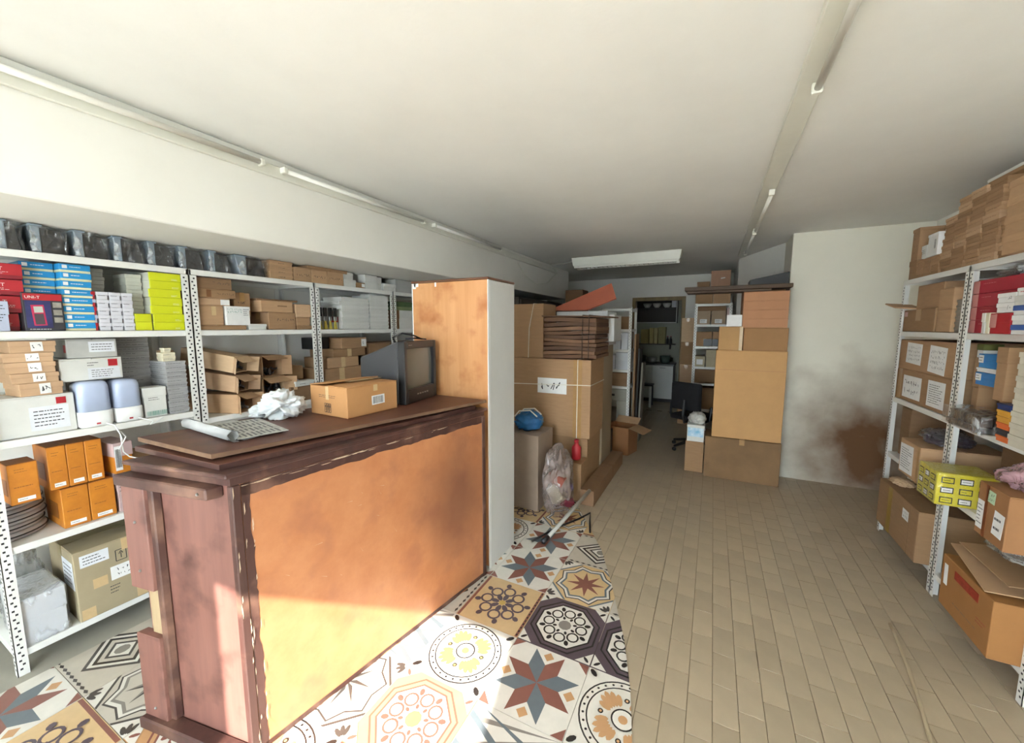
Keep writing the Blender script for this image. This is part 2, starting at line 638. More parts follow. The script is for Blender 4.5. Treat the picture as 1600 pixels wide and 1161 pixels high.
# back wall with doorway
DX0, DX1, DZ = -1.40, -.56, 2.16
bm = bmesh.new()
abox(bm, -3.3, DX0, YB, YB + .12, -.01, ZC)
abox(bm, DX1, 1.78, YB, YB + .12, -.01, ZC)
abox(bm, DX0, DX1, YB, YB + .12, DZ, ZC)
struct('wall_back', bm, WALL, 'cream back wall around the kitchen doorway')
FRAME = wood_mat('yellow_varnish', '#8a7440', '#6d5a30', .5)
dr = thing('door_1', 'yellowish wooden frame of the open kitchen doorway', None, (0, YB - .015, 0))
dr['kind'] = 'structure'
obj('jamb', box(DX0 - .07, DX0, 0, .15, 0, DZ + .07, .004), FRAME, dr)
obj('jamb', box(DX1, DX1 + .07, 0, .15, 0, DZ + .07, .004), FRAME, dr)
obj('door_head', box(DX0, DX1, 0, .15, DZ, DZ + .07, .004), FRAME, dr)
# kitchen shell
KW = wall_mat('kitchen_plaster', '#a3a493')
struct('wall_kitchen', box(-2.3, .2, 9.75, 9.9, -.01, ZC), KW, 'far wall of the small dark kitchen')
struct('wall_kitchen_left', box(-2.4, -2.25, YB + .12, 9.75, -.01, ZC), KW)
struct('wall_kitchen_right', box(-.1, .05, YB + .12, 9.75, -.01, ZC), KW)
# street front behind the viewer: doorway open to the sun, unseen frosted panes added beside it for soft fill
FX0, FX1, FZ = -1.06, .03, 2.52
WX0, WX1, WZ0, WZ1 = -2.6, -1.3, .25, 1.85
RX0, RX1 = .75, 1.65
bm = bmesh.new()
y0, y1 = YF - .15, YF
abox(bm, -3.3, WX0, y0, y1, -.1, ZC)
abox(bm, WX0, WX1, y0, y1, -.1, WZ0)
abox(bm, WX0, WX1, y0, y1, WZ1, ZC)
abox(bm, WX1, FX0, y0, y1, -.1, ZC)
abox(bm, FX0, FX1, y0, y1, FZ, ZC)
abox(bm, FX1, RX0, y0, y1, -.1, ZC)
abox(bm, RX0, RX1, y0, y1, -.1, WZ0)
abox(bm, RX0, RX1, y0, y1, WZ1, ZC)
abox(bm, RX1, 1.78, y0, y1, -.1, ZC)
struct('wall_front', bm, WALL, 'street front wall behind the viewer')
FILM_PANE = translucent_mat('frosted_window_film', '#f4f5f5', .7)  # panes added out of view to spread soft fill light
ALU = mat('grey_aluminium', '#9b9c9b', .35, .05, 6, metal=.8)
def fill_window(n, x0, x1):
    w = thing('window_%d' % n, None, None, (0, 0, 0))
    w['kind'] = 'structure'
    w['label'] = 'shop window covered in frosted film, %s the street door' % ('left of' if n == 1 else 'right of')
    obj('pane', box(x0, x1, y0 + .06, y0 + .066, WZ0, WZ1), FILM_PANE, w)
    bm = bmesh.new()
    for a, b, c, d in ((x0, x0 + .04, WZ0, WZ1), (x1 - .04, x1, WZ0, WZ1), (x0, x1, WZ0, WZ0 + .04), (x0, x1, WZ1 - .04, WZ1), ((x0 + x1) / 2 - .02, (x0 + x1) / 2 + .02, WZ0, WZ1)):
        abox(bm, a, b, y0 + .04, y0 + .09, c, d, .003)
    obj('window_frame', bm, ALU, w)
fill_window(1, WX0, WX1)
fill_window(2, RX0, RX1)
d2 = thing('door_2', 'aluminium frame of the open street doorway', None, (0, 0, 0))
d2['kind'] = 'structure'
obj('jamb', box(FX0, FX0 + .04, y0 + .03, y0 + .1, 0, FZ, .003), ALU, d2)
obj('jamb', box(FX1 - .04, FX1, y0 + .03, y0 + .1, 0, FZ, .003), ALU, d2)
obj('door_head', box(FX0 + .04, FX1 - .04, y0 + .03, y0 + .1, FZ - .04, FZ, .003), ALU, d2)
struct('floor_pavement', box(-9, 9, -12, YF - .15, -.14, -.02), mat('pavement', '#b9b4aa', .9, .08, 2, bump=.1), 'pale pavement outside the street door')

# ------------------------------------------------------------------ floor tiles
BEIGE = mat('beige_tile', '#b8a78d', .42, .07, 3.0, bump=.03, per_object=.09, fine=30)
TW, TL = .1, .2
tile_me = None
cells = []
for i in range(29):
    xa = -1.12 + i * TW
    for j in range(-1, 37):
        ya = .9 + j * TL + (TL / 2 if i % 2 else 0)
        cx, cy = xa + TW / 2, ya + TL / 2
        if cy > YB - .05 or cx > 1.75 or (cx > .7 and cy > 5.15):
            continue
        if cx < -.60 and cy < 2.7 or cx < -.3 and cy < 1.9:
            continue
        ang = math.degrees(math.atan2(-cx, cy)) - 27      # keep what the photo can show
        cells.append((math.hypot(cx, cy), abs(ang) < 56 and cy > 1.1, cx, cy))
vis = sorted(c for c in cells if c[1])
near, far = vis[:290], vis[290:]
for _, _, cx, cy in near:
    if tile_me is None:
        o = obj('floor_tile', box(-TW / 2 + .0012, TW / 2 - .0012, -TL / 2 + .0012, TL / 2 - .0012, -.008, 0, .001), BEIGE, floor)
        tile_me = o.data
    else:
        o = bpy.data.objects.new('floor_tile', tile_me)
        COL.objects.link(o)
        o.parent = floor
    o.location = (cx, cy, RND.uniform(-.0005, .0003))
    o.rotation_euler = (RND.uniform(-.002, .002), RND.uniform(-.003, .003), 0)
bm = bmesh.new()
for _, _, cx, cy in far:
    abox(bm, cx - TW / 2 + .0012, cx + TW / 2 - .0012, cy - TL / 2 + .0012, cy + TL / 2 - .0012, -.008, RND.uniform(-.0004, .0002))
for _, v, cx, cy in cells:
    if not v:
        abox(bm, cx - TW / 2 + .0012, cx + TW / 2 - .0012, cy - TL / 2 + .0012, cy + TL / 2 - .0012, -.008, 0)
tag(obj('floor_tile_field', bm, BEIGE, floor), kind='stuff')
# plain strip of floor along the left shelves and the kitchen
obj('floor_strip', box(-3.29, -2.62, YF + .01, 8.19, -.008, -.001), mat('plain_grey_floor', '#a39f92', .6, .08, 2.5, bump=.05), floor)
obj('floor_strip', box(-2.61, -1.13, 3.30, 8.19, -.008, -.001), MATS['beige_tile'], floor)
obj('floor_strip', box(-2.24, -.11, YB + .001, 9.74, -.008, -.001), MATS['beige_tile'], floor)

# patterned patchwork tiles
PC = ['#c9c0b0', '#8d867d', '#4b4642', '#e4dfd3', '#8a5a4e', '#c79a6d', '#5d5056', '#d9b98a', '#6c757a', '#2f2b2a', '#cfae5e']
PM = [mat('print_%s' % c[1:], c, .25, .05, 14, per_object=.04, spec=.8) for c in PC]
TS = .395
def pt(r, a):
    return (r * math.cos(a), r * math.sin(a))
class Pat:
    def __init__(s, base):
        s.bm = bmesh.new()
        h = TS / 2 - .0012
        abox(s.bm, -h, h, -h, h, -.006, .004, 0, base)
        s.k = 0
    def poly(s, pts, mi, ox=0, oy=0):
        s.k += 1
        z = .004 + .00006 * s.k
        f = s.bm.faces.new([s.bm.verts.new((TS * (x + ox), TS * (y + oy), z)) for x, y in pts])
        f.normal_update()
        if f.normal.z < 0: f.normal_flip()
        f.material_index = mi
    def disc(s, r, mi, n=24, ox=0, oy=0, rot=0):
        s.poly([pt(r, rot + 2 * math.pi * i / n) for i in range(n)], mi, ox, oy)
    def star(s, r, q, n, c1, c2, ox=0, oy=0, rot=0):
        for i in range(n):
            a = rot + 2 * math.pi * i / n
            b = math.pi / n
            s.poly([(0, 0), pt(q, a - b), pt(r, a)], c1, ox, oy)
            s.poly([(0, 0), pt(r, a), pt(q, a + b)], c2, ox, oy)
    def petal(s, r0, r1, w, a, mi, ox=0, oy=0):
        m = (r0 + r1) / 2
        ps = []
        for t in range(8):
            u = t / 8 * 2 * math.pi
            rr, tt = m + (r1 - r0) / 2 * math.cos(u), w * math.sin(u)
            ps.append((rr * math.cos(a) - tt * math.sin(a), rr * math.sin(a) + tt * math.cos(a)))
        s.poly(ps, mi, ox, oy)
def oct_(r): return [pt(r, math.pi / 8 + i * math.pi / 4) for i in range(8)]
def make_pattern(k):
    if k in (0, 7):       # eight-pointed star in an octagonal border
        c = (0, 1, 2, 0, 1, 2) if k == 0 else (7, 8, 4, 7, 4, 4)
        p = Pat(c[3])
        for sx in (-1, 1):
            for sy in (-1, 1):
                p.poly([(sx * .494, sy * .17), (sx * .17, sy * .494), (sx * .494, sy * .494)], 2 if k == 0 else 8)
                p.poly([(sx * .494, sy * .21), (sx * .21, sy * .494), (sx * .494, sy * .494)], 3)
        for r_, cc in ((1.0, 2), (.95, 3), (.86, 1 if k == 0 else 8), (.78, c[0])):
            p.poly([pt((.485 if i % 2 else .40) * r_, i * math.pi / 8) for i in range(16)], cc)
        p.star(.31, .11, 8, c[4], c[2], rot=.2)
        for sx in (-1, 1):
            for sy in (-1, 1):
                a = math.atan2(-sy, -sx)
                for t in (-.5, 0, .5):
                    p.petal(.03, .15, .024, a + t, 2, sx * .49, sy * .49)
    elif k in (1, 8):     # octagons holding rings of scrolls
        dk, lt = (6, 3) if k == 1 else (5, 3)
        ln = 9 if k == 1 else 4
        p = Pat(dk)
        p.poly(oct_(.49), ln); p.poly(oct_(.465), dk); p.poly(oct_(.42), ln); p.poly(oct_(.395), lt)
        for i in range(8):
            a = i * math.pi / 4
            x, y = pt(.235, a)
            p.disc(.085, ln, 12, x, y); p.disc(.062, lt, 12, x, y)
            p.petal(.27, .36, .03, a + .38, ln)
            p.petal(.11, .17, .02, a + .38, ln)
        p.disc(.09, 10 if k == 8 else 1, 10)
        for sx in (-1, 1):
            for sy in (-1, 1):
                p.poly([(sx * .5 * .985, sy * .30), (sx * .30, sy * .5 * .985), (sx * .5 * .985, sy * .5 * .985)], lt)
                p.petal(-.05, .05, .02, math.pi / 4 * sx * sy, ln, sx * .43, sy * .43)
    elif k in (2, 9):     # round medallion
        acc = 5 if k == 2 else 10
        p = Pat(3)
        p.disc(.47, 9, 40); p.disc(.452, 3, 40); p.disc(.39, 9, 40); p.disc(.374, 3, 40)
        for i in range(28):
            x, y = pt(.42, 2 * math.pi * i / 28)
            p.disc(.015, 9, 6, x, y)
        for i in range(4):
            a = math.pi / 4 + i * math.pi / 2
            for t, r in ((-.42, .30), (-.2, .34), (0, .36), (.2, .34), (.42, .30)):
                p.petal(.15, r, .035, a + t, acc)
            x, y = pt(.24, a + math.pi / 4)
            p.disc(.03, 9, 10, x, y)
            p.disc(.016, acc, 8, x, y)
        p.disc(.125, 9, 24); p.disc(.108, 3, 24); p.disc(.05, acc, 12)
        for sx in (-1, 1):
            for sy in (-1, 1):
                p.petal(-.06, .06, .03, math.pi / 4 * sx * sy, 9, sx * .43, sy * .43)
    elif k == 3:          # tumbling-block stars
        p = Pat(3)
        for i in range(8):
            a, b = i * math.pi / 4, (i + 1) * math.pi / 4
            A, B = pt(.27, a), pt(.27, b)
            p.poly([(0, 0), A, (A[0] + B[0], A[1] + B[1]), B], 4 if i % 2 else 8)
        for i in range(4):
            a = i * math.pi / 2
            x, y = pt(.40, a)
            p.poly([(x + .07, y), (x, y + .07), (x - .07, y), (x, y - .07)], 5)
            sx, sy = (1, 1, -1, -1)[i], (1, -1, 1, -1)[i]
            p.poly([(sx * .494, sy * .36), (sx * .36, sy * .494), (sx * .494, sy * .494)], 4)
    elif k == 4:          # scrolling flower on ochre
        p = Pat(7)
        p.poly([(-.49, -.49), (.49, -.49), (.49, -.45), (-.49, -.45)], 4)
        p.poly([(-.49, .45), (.49, .45), (.49, .49), (-.49, .49)], 4)
        for i in range(14):
            p.poly([(-.47 + i * .07, .46), (-.44 + i * .07, .46), (-.44 + i * .07, .48), (-.47 + i * .07, .48)], 9)
        for i in range(8):
            a = i * math.pi / 4
            x, y = pt(.26, a)
            p.disc(.10, 6, 14, x, y); p.disc(.07, 7, 14, x, y)
            p.petal(.05, .20, .04, a, 6)
            p.petal(.34, .44, .04, a + .2, 6)
        p.disc(.05, 10, 10)
    elif k == 5:          # nested diamond with bands
        p = Pat(0)
        for r, c in ((.48, 2), (.42, 3), (.36, 9), (.30, 0), (.22, 2), (.17, 3)):
            p.poly([(r, 0), (0, r * .8), (-r, 0), (0, -r * .8)], c)
        p.disc(.08, 1, 10)
        for s in (-1, 1):
            for i in range(9):
                p.poly([(-.46 + i * .105, s * .46), (-.41 + i * .105, s * .44), (-.36 + i * .105, s * .46), (-.41 + i * .105, s * .48)], 2)
    else:                 # blue-grey lattice
        p = Pat(3)
        for i in range(-1, 3):
            for s in (-1, 1):
                c = -.5 + i * .33
                q = [(c, -.49), (c + .07, -.49), (c + .56, .49), (c + .49, .49)]
                q = [(max(-.49, min(.49, x * s)), y) for x, y in q]
                p.poly(q, 8 if s > 0 else 1)
        p.star(.2, .08, 4, 5, 8)
    return p.bm
LIM = [((-.205, .0), (-.205, 1.458)), ((-.205, 1.458), (-.253, 1.686)), ((-.253, 1.686), (-.338, 1.974)), ((-.338, 1.974), (-.49, 2.37)), ((-.49, 2.37), (-.657, 2.756)), ((-.657, 2.756), (-1.05, 3.40)), ((-2.66, 4.0), (-2.80, .0))]
def outside(x, y):
    return any((y1 - y0) * (x - x0) - (x1 - x0) * (y - y0) > 0 for (x0, y0), (x1, y1) in LIM)
PATMAP = {(6, 3): 2, (5, 3): 3, (6, 4): 1, (5, 2): 6, (4, 3): 9, (4, 2): 8, (5, 5): 7, (6, 5): 5, (5, 4): 1, (1, 1): 0, (0, 0): 3, (1, 0): 4, (0, 1): 5, (4, 4): 4, (5, 6): 5, (2, 1): 8, (0, 2): 0, (4, 1): 3, (3, 2): 0, (3, 3): 6}
pat_me = {}
for i in range(7):
    for j in range(9):
        cx, cy = -.453 + (i - 5.5) * TS, 1.33 + (j - 2.5) * TS
        k = PATMAP.get((i, j), RND.choice((0, 1, 2, 3, 4, 5, 7)))
        rz = RND.choice((0, 1, 2, 3)) * math.pi / 2
        cut = any(outside(cx + a * TS / 2, cy + b * TS / 2) for a in (-1, 1) for b in (-1, 1))
        if cut:
            bm = make_pattern(k)
            for (xa, ya), (xb, yb) in LIM:
                n = Vector((yb - ya, -(xb - xa), 0)).normalized()
                bmesh.ops.bisect_plane(bm, geom=bm.verts[:] + bm.edges[:] + bm.faces[:], plane_co=(xa - cx, ya - cy, 0), plane_no=n, clear_outer=True)
            if not bm.faces:
                bm.free()
                continue
            o = obj('patterned_tile', bm, PM, floor)
            o.location = (cx, cy, 0)
        elif k not in pat_me:
            o = obj('patterned_tile', make_pattern(k), PM, floor)
            pat_me[k] = o.data
            o.location = (cx, cy, 0)
            o.rotation_euler = (0, 0, rz)
        else:
            o = bpy.data.objects.new('patterned_tile', pat_me[k])
            COL.objects.link(o)
            o.parent = floor
            o.location = (cx, cy, 0)
            o.rotation_euler = (0, 0, rz)

# ================================================================== SHELVING
def post(parent, x, y, z1, sx, sy, holes=True, w=.038):
    """L-shaped slotted angle; flanges run sx along x and sy along y from the corner (x,y)"""
    t = .003
    bm = bmesh.new()
    abox(bm, *sorted((x, x + sx * w)), *sorted((y, y + sy * t)), 0, z1)
    abox(bm, *sorted((x, x + sx * t)), *sorted((y, y + sy * w)), 0, z1)
    o = obj('post', bm, WHITE_METAL, parent)
    if holes:
        bm = bmesh.new()
        z = .03
        k = 0
        while z < z1 - .02:
            u = w * (.62 if k % 2 else .38)
            abox(bm, *sorted((x - sx * .0008, x + sx * .0004)), *sorted((y + sy * (u - .0045), y + sy * (u + .0045))), z, z + .009)
            abox(bm, *sorted((x + sx * (u - .0045), x + sx * (u + .0045))), *sorted((y - sy * .0008, y + sy * .0004)), z, z + .009)
            z += .021
            k += 1
        tag(obj('slot', bm, DARK_SLOT, o), kind='stuff')
    return o

def shelf_unit(label, x0, x1, y0, y1, h, levels, front='+x', group=None, thick=.034, holes=True):
    root = thing('shelf_unit', label, 'shelf', ((x0 + x1) / 2, (y0 + y1) / 2, 0), 0, group)
    a, b, c, d = -(x1 - x0) / 2, (x1 - x0) / 2, -(y1 - y0) / 2, (y1 - y0) / 2
    for px, sx in ((a, 1), (b, -1)):
        for py, sy in ((c, 1), (d, -1)):
            vis_ = (front == '+x' and sx < 0) or (front == '-x' and sx > 0) or (front == '-y' and sy > 0)
            post(root, px, py, h, sx, sy, holes and vis_)
    for z in levels:
        bm = bmesh.new()
        e = .0045 if z < h else 0
        abox(bm, a + e, b - e, c + e, d - e, z - .004, z, .001)
        for q in ((a + e, a + e + .012, c + e, d - e), (b - e - .012, b - e, c + e, d - e), (a + e, b - e, c + e, c + e + .012), (a + e, b - e, d - e - .012, d - e)):
            abox(bm, *q, z - thick, z - .003, .001)
        obj('shelf_board', bm, WHITE_METAL, root)
    return root
LX0, LX1 = -3.295, -2.845
LS = [2.0, 1.63, 1.13, .63, .12]
GL = 'white slotted shelf units on the left'
shelf_unit('white slotted metal shelf unit nearest left, holding multimeter and blue boxes', LX0, LX1, .44, 1.272, 1.964, LS, group=GL)
shelf_unit('white slotted metal shelf unit behind rolled newspaper, holding brown cartons', LX0, LX1, 1.276, 2.118, 1.964, [2.0, 1.63, 1.07, .6, .12], group=GL)
shelf_unit('white slotted metal shelf unit behind television, holding brushes and white boxes', LX0, LX1, 2.122, 2.985, 1.964, [2.0, 1.63, 1.1, .6, .12], group=GL)
shelf_unit('white slotted metal shelf unit partly hidden by the tall wooden cabinet', LX0, LX1, 2.989, 3.85, 1.964, [2.0, 1.63, 1.1, .6, .12], group=GL)
RX0_, RX1_ = 1.283, 1.735
RS = [2.0, 1.615, 1.105, .665, .15]
GR = 'white slotted shelf units on the right'
shelf_unit('white slotted metal shelf unit on the right next to the pillar', RX0_, RX1_, 3.218, 4.10, 1.964, RS, front='-x', group=GR)
shelf_unit('white slotted metal shelf unit at right edge, holding red boxes', RX0_, RX1_, 2.385, 3.214, 1.964, RS, front='-x', group=GR)
GB = 'shelf units at the back'
shelf_unit('narrow white shelf unit right of kitchen doorway', -.264, .235, 6.6, 7.05, 2.0, [1.995, 1.69, 1.36, 1.05, .8, .4, .1], front='-y', group=GB)
shelf_unit('narrow grey-white shelf unit left of kitchen doorway', -1.42, -.985, 5.5, 5.9, 1.92, [1.9, 1.62, 1.34, 1.06, .83], front='-y', group=GB)

# ================================================================== COUNTER
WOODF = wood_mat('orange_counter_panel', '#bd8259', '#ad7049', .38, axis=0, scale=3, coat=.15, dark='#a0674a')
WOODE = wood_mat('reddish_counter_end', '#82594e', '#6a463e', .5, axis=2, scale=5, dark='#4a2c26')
add_blotch(WOODF, '#6e4636', (.175, 1.12, .62, .3, .34, .42), .75, 5)  # darker brown blotch on the far part of the front panel
TRIMW = wood_mat('dark_worn_edge', '#4e3029', '#3a2420', .5, axis=2, scale=6, dark='#7d5c4c')
TOPW = wood_mat('brown_board', '#6a4334', '#54342a', .45, axis=1, scale=4, dark='#4c2f28')
EDGEW = wood_mat('raw_board_edge', '#7d6046', '#5d4433', .7, axis=1, scale=5)
cN, cF, cL = Vector((-1.49, .735, 0)), Vector((-1.275, 2.11, 0)), Vector((-2.0, .645, 0))
cB = cF + (cL - cN)
HC = 1.12
ct = thing('shop_counter', 'long orange-brown wooden shop counter with worn dark edges', 'counter', (cN.x, cN.y, 0))
eu = (cF - cN); LEN = eu.length; eu.normalize()          # along the front
ev = (cL - cN); DEP = ev.length; ev.normalize()          # along the near end
def CP(u, v, z): return Vector((0, 0, 0)) + eu * u + ev * v + Vector((0, 0, z))
def chex(u0, u1, v0, v1, z0, z1, c=0.):
    return hexa([CP(u0, v0, z0), CP(u1, v0, z0), CP(u1, v1, z0), CP(u0, v1, z0), CP(u0, v0, z1), CP(u1, v0, z1), CP(u1, v1, z1), CP(u0, v1, z1)], c)
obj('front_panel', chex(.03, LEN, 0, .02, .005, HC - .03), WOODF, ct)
obj('end_panel', chex(.012, .03, .02, DEP, .005, HC - .03), WOODE, ct)
obj('end_panel', chex(LEN - .02, LEN, .021, DEP, .005, HC - .03), WOODE, ct)
obj('back_panel', chex(.031, LEN - .021, DEP - .02, DEP - .001, .005, HC - .03), WOODE, ct)
obj('top_panel', chex(0, LEN, 0, DEP, HC - .029, HC), TRIMW, ct)
obj('corner_post', chex(0, .029, -.004, .02, .0, HC - .03, .003), TRIMW, ct)
# dark band painted along the edges of the front
def band(name, u0, u1, z0, z1, seed):
    r = random.Random(seed)
    bm = bmesh.new()
    n = 60
    vert = (z1 - z0) > (u1 - u0)
    a, b = [], []
    for i in range(n + 1):
        t = i / n
        j = .012 * noise.noise(Vector((i * .21, seed * 3.1, 0))) + .004 * noise.noise(Vector((i * .9, seed, 5)))
        if vert:
            z = z0 + (z1 - z0) * t
            a.append(CP(u0, -.0012, z)); b.append(CP(u1 + j, -.0012, z))
        else:
            u = u0 + (u1 - u0) * t
            a.append(CP(u, -.0012, z0 + j)); b.append(CP(u, -.0012, z1))
    va = [bm.verts.new(p) for p in a]; vb = [bm.verts.new(p) for p in b]
    for i in range(n):
        bm.faces.new((va[i], va[i + 1], vb[i + 1], vb[i]))
    return obj(name, bm, TRIMW, ct)
band('edge_band', .03, .058, .01, HC - .03, 1)
band('edge_band', .03, LEN, HC - .072, HC - .03, 2)
obj('edge_band', chex(LEN - .025, LEN + .004, -.006, 0, .005, HC - .03, .002), TRIMW, ct)
band('edge_band', .03, LEN, .006, .03, 3)
# frame of boards on the near end
obj('end_board', chex(-.028, .011, DEP - .11, DEP + .015, .62, HC - .04, .003), WOODE, ct)
obj('end_board', chex(-.028, .011, DEP - .11, DEP + .02, .005, .42, .003), WOODE, ct)
obj('end_board', chex(-.006, .011, DEP - .13, DEP - .04, .421, .619, .002), mat('pale_bare_wood', '#a89270', .7, .1, 8, stretch=(3, 3, .6)), ct)
obj('end_moulding', chex(-.018, .011, DEP - .14, DEP - .112, .06, HC - .06, .004), TRIMW, ct)
obj('end_rail', chex(-.045, .011, .05, DEP + .02, HC - .075, HC - .032, .005), TRIMW, ct)
obj('end_rail', chex(-.05, .011, .0, DEP + .02, .004, .055, .006), TRIMW, ct)
bm = bmesh.new()
for v, z in ((.085, HC - .053), (DEP - .05, .9), (DEP - .05, .7), (DEP - .05, .1)):
    bmesh.ops.create_uvsphere(bm, u_segments=8, v_segments=5, radius=.006, matrix=Matrix.Translation(CP(-.046 if z > 1 else -.029, v, z)))
obj('nail_head', bm, ALU, ct)
obj('top_ledge', chex(-.02, LEN + .02, -.012, DEP + .01, HC + .001, HC + .018, .004), TRIMW, ct)
# pale chips and scratches worn into the edges
bm = bmesh.new()
r = random.Random(12)
for i in range(26):
    u = r.uniform(.02, LEN - .05)
    l, w = r.uniform(.01, .09), r.uniform(.001, .004)
    zc_ = HC - .034 - abs(r.gauss(0, .006))
    ps = [CP(u, -.0022, zc_), CP(u + l, -.0022, zc_ + r.uniform(-.002, .002)), CP(u + l * .6, -.0022, zc_ - w), CP(u + l * .2, -.0022, zc_ - w)]
    bm.faces.new([bm.verts.new(x) for x in ps])
for i in range(34):
    zc_ = r.uniform(.03, HC - .06)
    l, w = r.uniform(.008, .06), r.uniform(.0012, .005)
    u = r.choice((.001, .024, .03, .055)) + r.uniform(-.002, .004)
    ps = [CP(u, -.0052, zc_), CP(u + w, -.0052, zc_ + l * .3), CP(u + w * .6, -.0052, zc_ + l), CP(u, -.0052, zc_ + l * .7)]
    bm.faces.new([bm.verts.new(x) for x in ps])
for i in range(12):
    u, zc_ = r.uniform(.08, .7), r.uniform(.5, .9)
    a, l = r.uniform(-1.2, .3), r.uniform(.01, .04)
    ps = [CP(u, -.0016, zc_), CP(u + l * math.cos(a), -.0016, zc_ + l * math.sin(a)), CP(u + l * math.cos(a), -.0016, zc_ + l * math.sin(a) + .002)]
    bm.faces.new([bm.verts.new(x) for x in ps])
tag(obj('worn_chip', bm, mat('pale_worn_wood', '#cdb59a', .7, .1, 20), ct), kind='stuff')
# loose boards lying on the counter
def board(label, pts, z0, z1, m, em):
    root = thing('counter_board', label, 'board', (pts[0][0], pts[0][1], z0))
    ox, oy = pts[0]
    q = [(x - ox, y - oy) for x, y in pts]
    bm = bmesh.new()
    prism(bm, q, .0, z1 - z0 - .002)
    obj('board_core', bm, em, root)
    bm = bmesh.new()
    prism(bm, q, z1 - z0 - .0018, z1 - z0)
    obj('board_face', bm, m, root)
    return root
board('lower brown board lying between the counter and the upper board', [(-1.55, .735), (-1.30, 2.05), (-1.85, 2.05), (-2.11, .70)], HC + .019, HC + .040, TOPW, TRIMW)
board('upper loose brown board on counter under carton and television', [(-1.604, .738), (-1.265, 2.12), (-1.93, 2.14), (-2.135, .721)], HC + .052, 1.19, TOPW, EDGEW)
ZT = 1.19
for k, (x, y) in enumerate(((-1.68, .80), (-1.40, 2.0), (-2.05, .78), (-1.82, 2.0))):
    tag(obj('wooden_shim', box(-.05, .05, -.02, .02, 0, .0115, .001), EDGEW, None, loc=(x, y, HC + .0402)), ['small wooden shim under the upper board at its front near corner', 'small wooden shim under the upper board at its front far corner', 'small wooden shim under the upper board at its rear near corner', 'small wooden shim under the upper board at its rear far corner'][k], 'shim', 'shims under the loose board')

# tall cabinet beyond the counter
CABW = wood_mat('orange_veneer', '#cf9a6a', '#bb8352', .4, axis=2, scale=5, coat=.1, dark='#a8683a')
CABS = mat('white_melamine', '#d2d2cf', .45, .04, 3)
cb = thing('tall_cabinet', 'tall cabinet with orange wood-grain front and white side', 'cabinet', (-1.58, 2.38, 0))
obj('side_panel', box(.278, .3, -.175, .17, 0, 1.95, .004), CABS, cb)
obj('side_panel', box(-.32, -.298, -.175, .17, 0, 1.95, .004), CABS, cb)
obj('front_panel', box(-.318, .294, -.20, -.176, .02, 1.95, .003), CABW, cb)
obj('back_panel', box(-.297, .277, .15, .168, .02, 1.95), CABS, cb)
obj('top_panel', box(-.325, .302, -.205, .172, 1.951, 1.966, .004), mat('brown_cabinet_top', '#6b4630', .5, .1, 6), cb)
obj('bottom_panel', box(-.297, .277, -.175, .149, .04, .06), CABS, cb)
bm = bmesh.new()
r = random.Random(4)
for x in (-.3, -.28, -.12, -.31):
    abox(bm, x, x + r.uniform(.012, .03), -.2012, -.2002, 1.93 - r.uniform(0, .02), 1.95)
abox(bm, -.319, -.312, -.2012, -.2002, 1.55, 1.95)
obj('chipped_edge', bm, PAPER, cb)
obj('edge_strip', box(.2945, .301, -.204, -.1755, 0, 1.95, .002), mat('white_edging', '#dededb', .4, .03), cb)

# ================================================================== LEFT SHELVES: CONTENTS
XF = -2.87
def LB(label, y0, y1, z0, z1, d=.3, xf=XF, **k):
    return carton(label, xf - d, xf, y0, y1, z0, z1, **k)
def LL(label, y0, y1, z0, z1, d=.3, xf=XF, **k):
    return lid_box(label, xf - d, xf, y0, y1, z0, z1, **k)

# grey-blue bins in clear film along the top
BINB = mat('blue_grey_plastic', '#8b9aa6', .45, .10, 8)
BIND = mat('dark_grey_plastic', '#26272a', .35, .15, 8)
FILM = film_mat('clear_film', '#d6dada', .06, .08, 16, .6)
bins = [(.60, .07), (.70, .11), (.845, .115), (.99, .115), (1.135, .115), (1.285, .12), (1.435, .125), (1.63, .16)]
bn = ['leftmost, cut by the frame edge', 'second from left', 'third from left', 'fourth from left', 'fifth from left', 'sixth from left', 'seventh from left', 'last before the flat brown cartons']
for i, (y, w) in enumerate(bins):
    ln = .40
    r_ = thing('storage_bin', 'film-wrapped dark bin with blue-grey end on top shelf, ' + bn[i], 'bin', (XF - .2, y, 2.0), RND.uniform(-.03, .03), 'film-wrapped bins on the top left shelf')
    a, b = -.2, .2
    # tapered dark tub
    obj('tub', hexa([(a, .0, .004), (b - .015, .0, .004), (b - .015, w - .024, .004), (a, w - .024, .004), (a, .0, .122), (b - .015, .0, .122), (b - .03, w - .036, .118), (a, w - .036, .118)], .004), BIND, r_)
    pw = .075 if i == 7 else .034
    obj('end_panel', hexa([(a, -pw * .7, .003), (b, -pw * .6, .003), (b, -.001, .003), (a, -.001, .003), (a, -pw, .130), (b, -pw, .130), (b, -.001, .130), (a, -.001, .130)], .004), BINB, r_)
    obj('rim', box(a, b + .004, -pw - .005, .008, .124, .133, .003), BINB, r_)
    obj('clear_film', film_box(a + .012, b + .004, -pw - .002, w - .024, .004, .126, i + 3, .011, 11), FILM, r_)

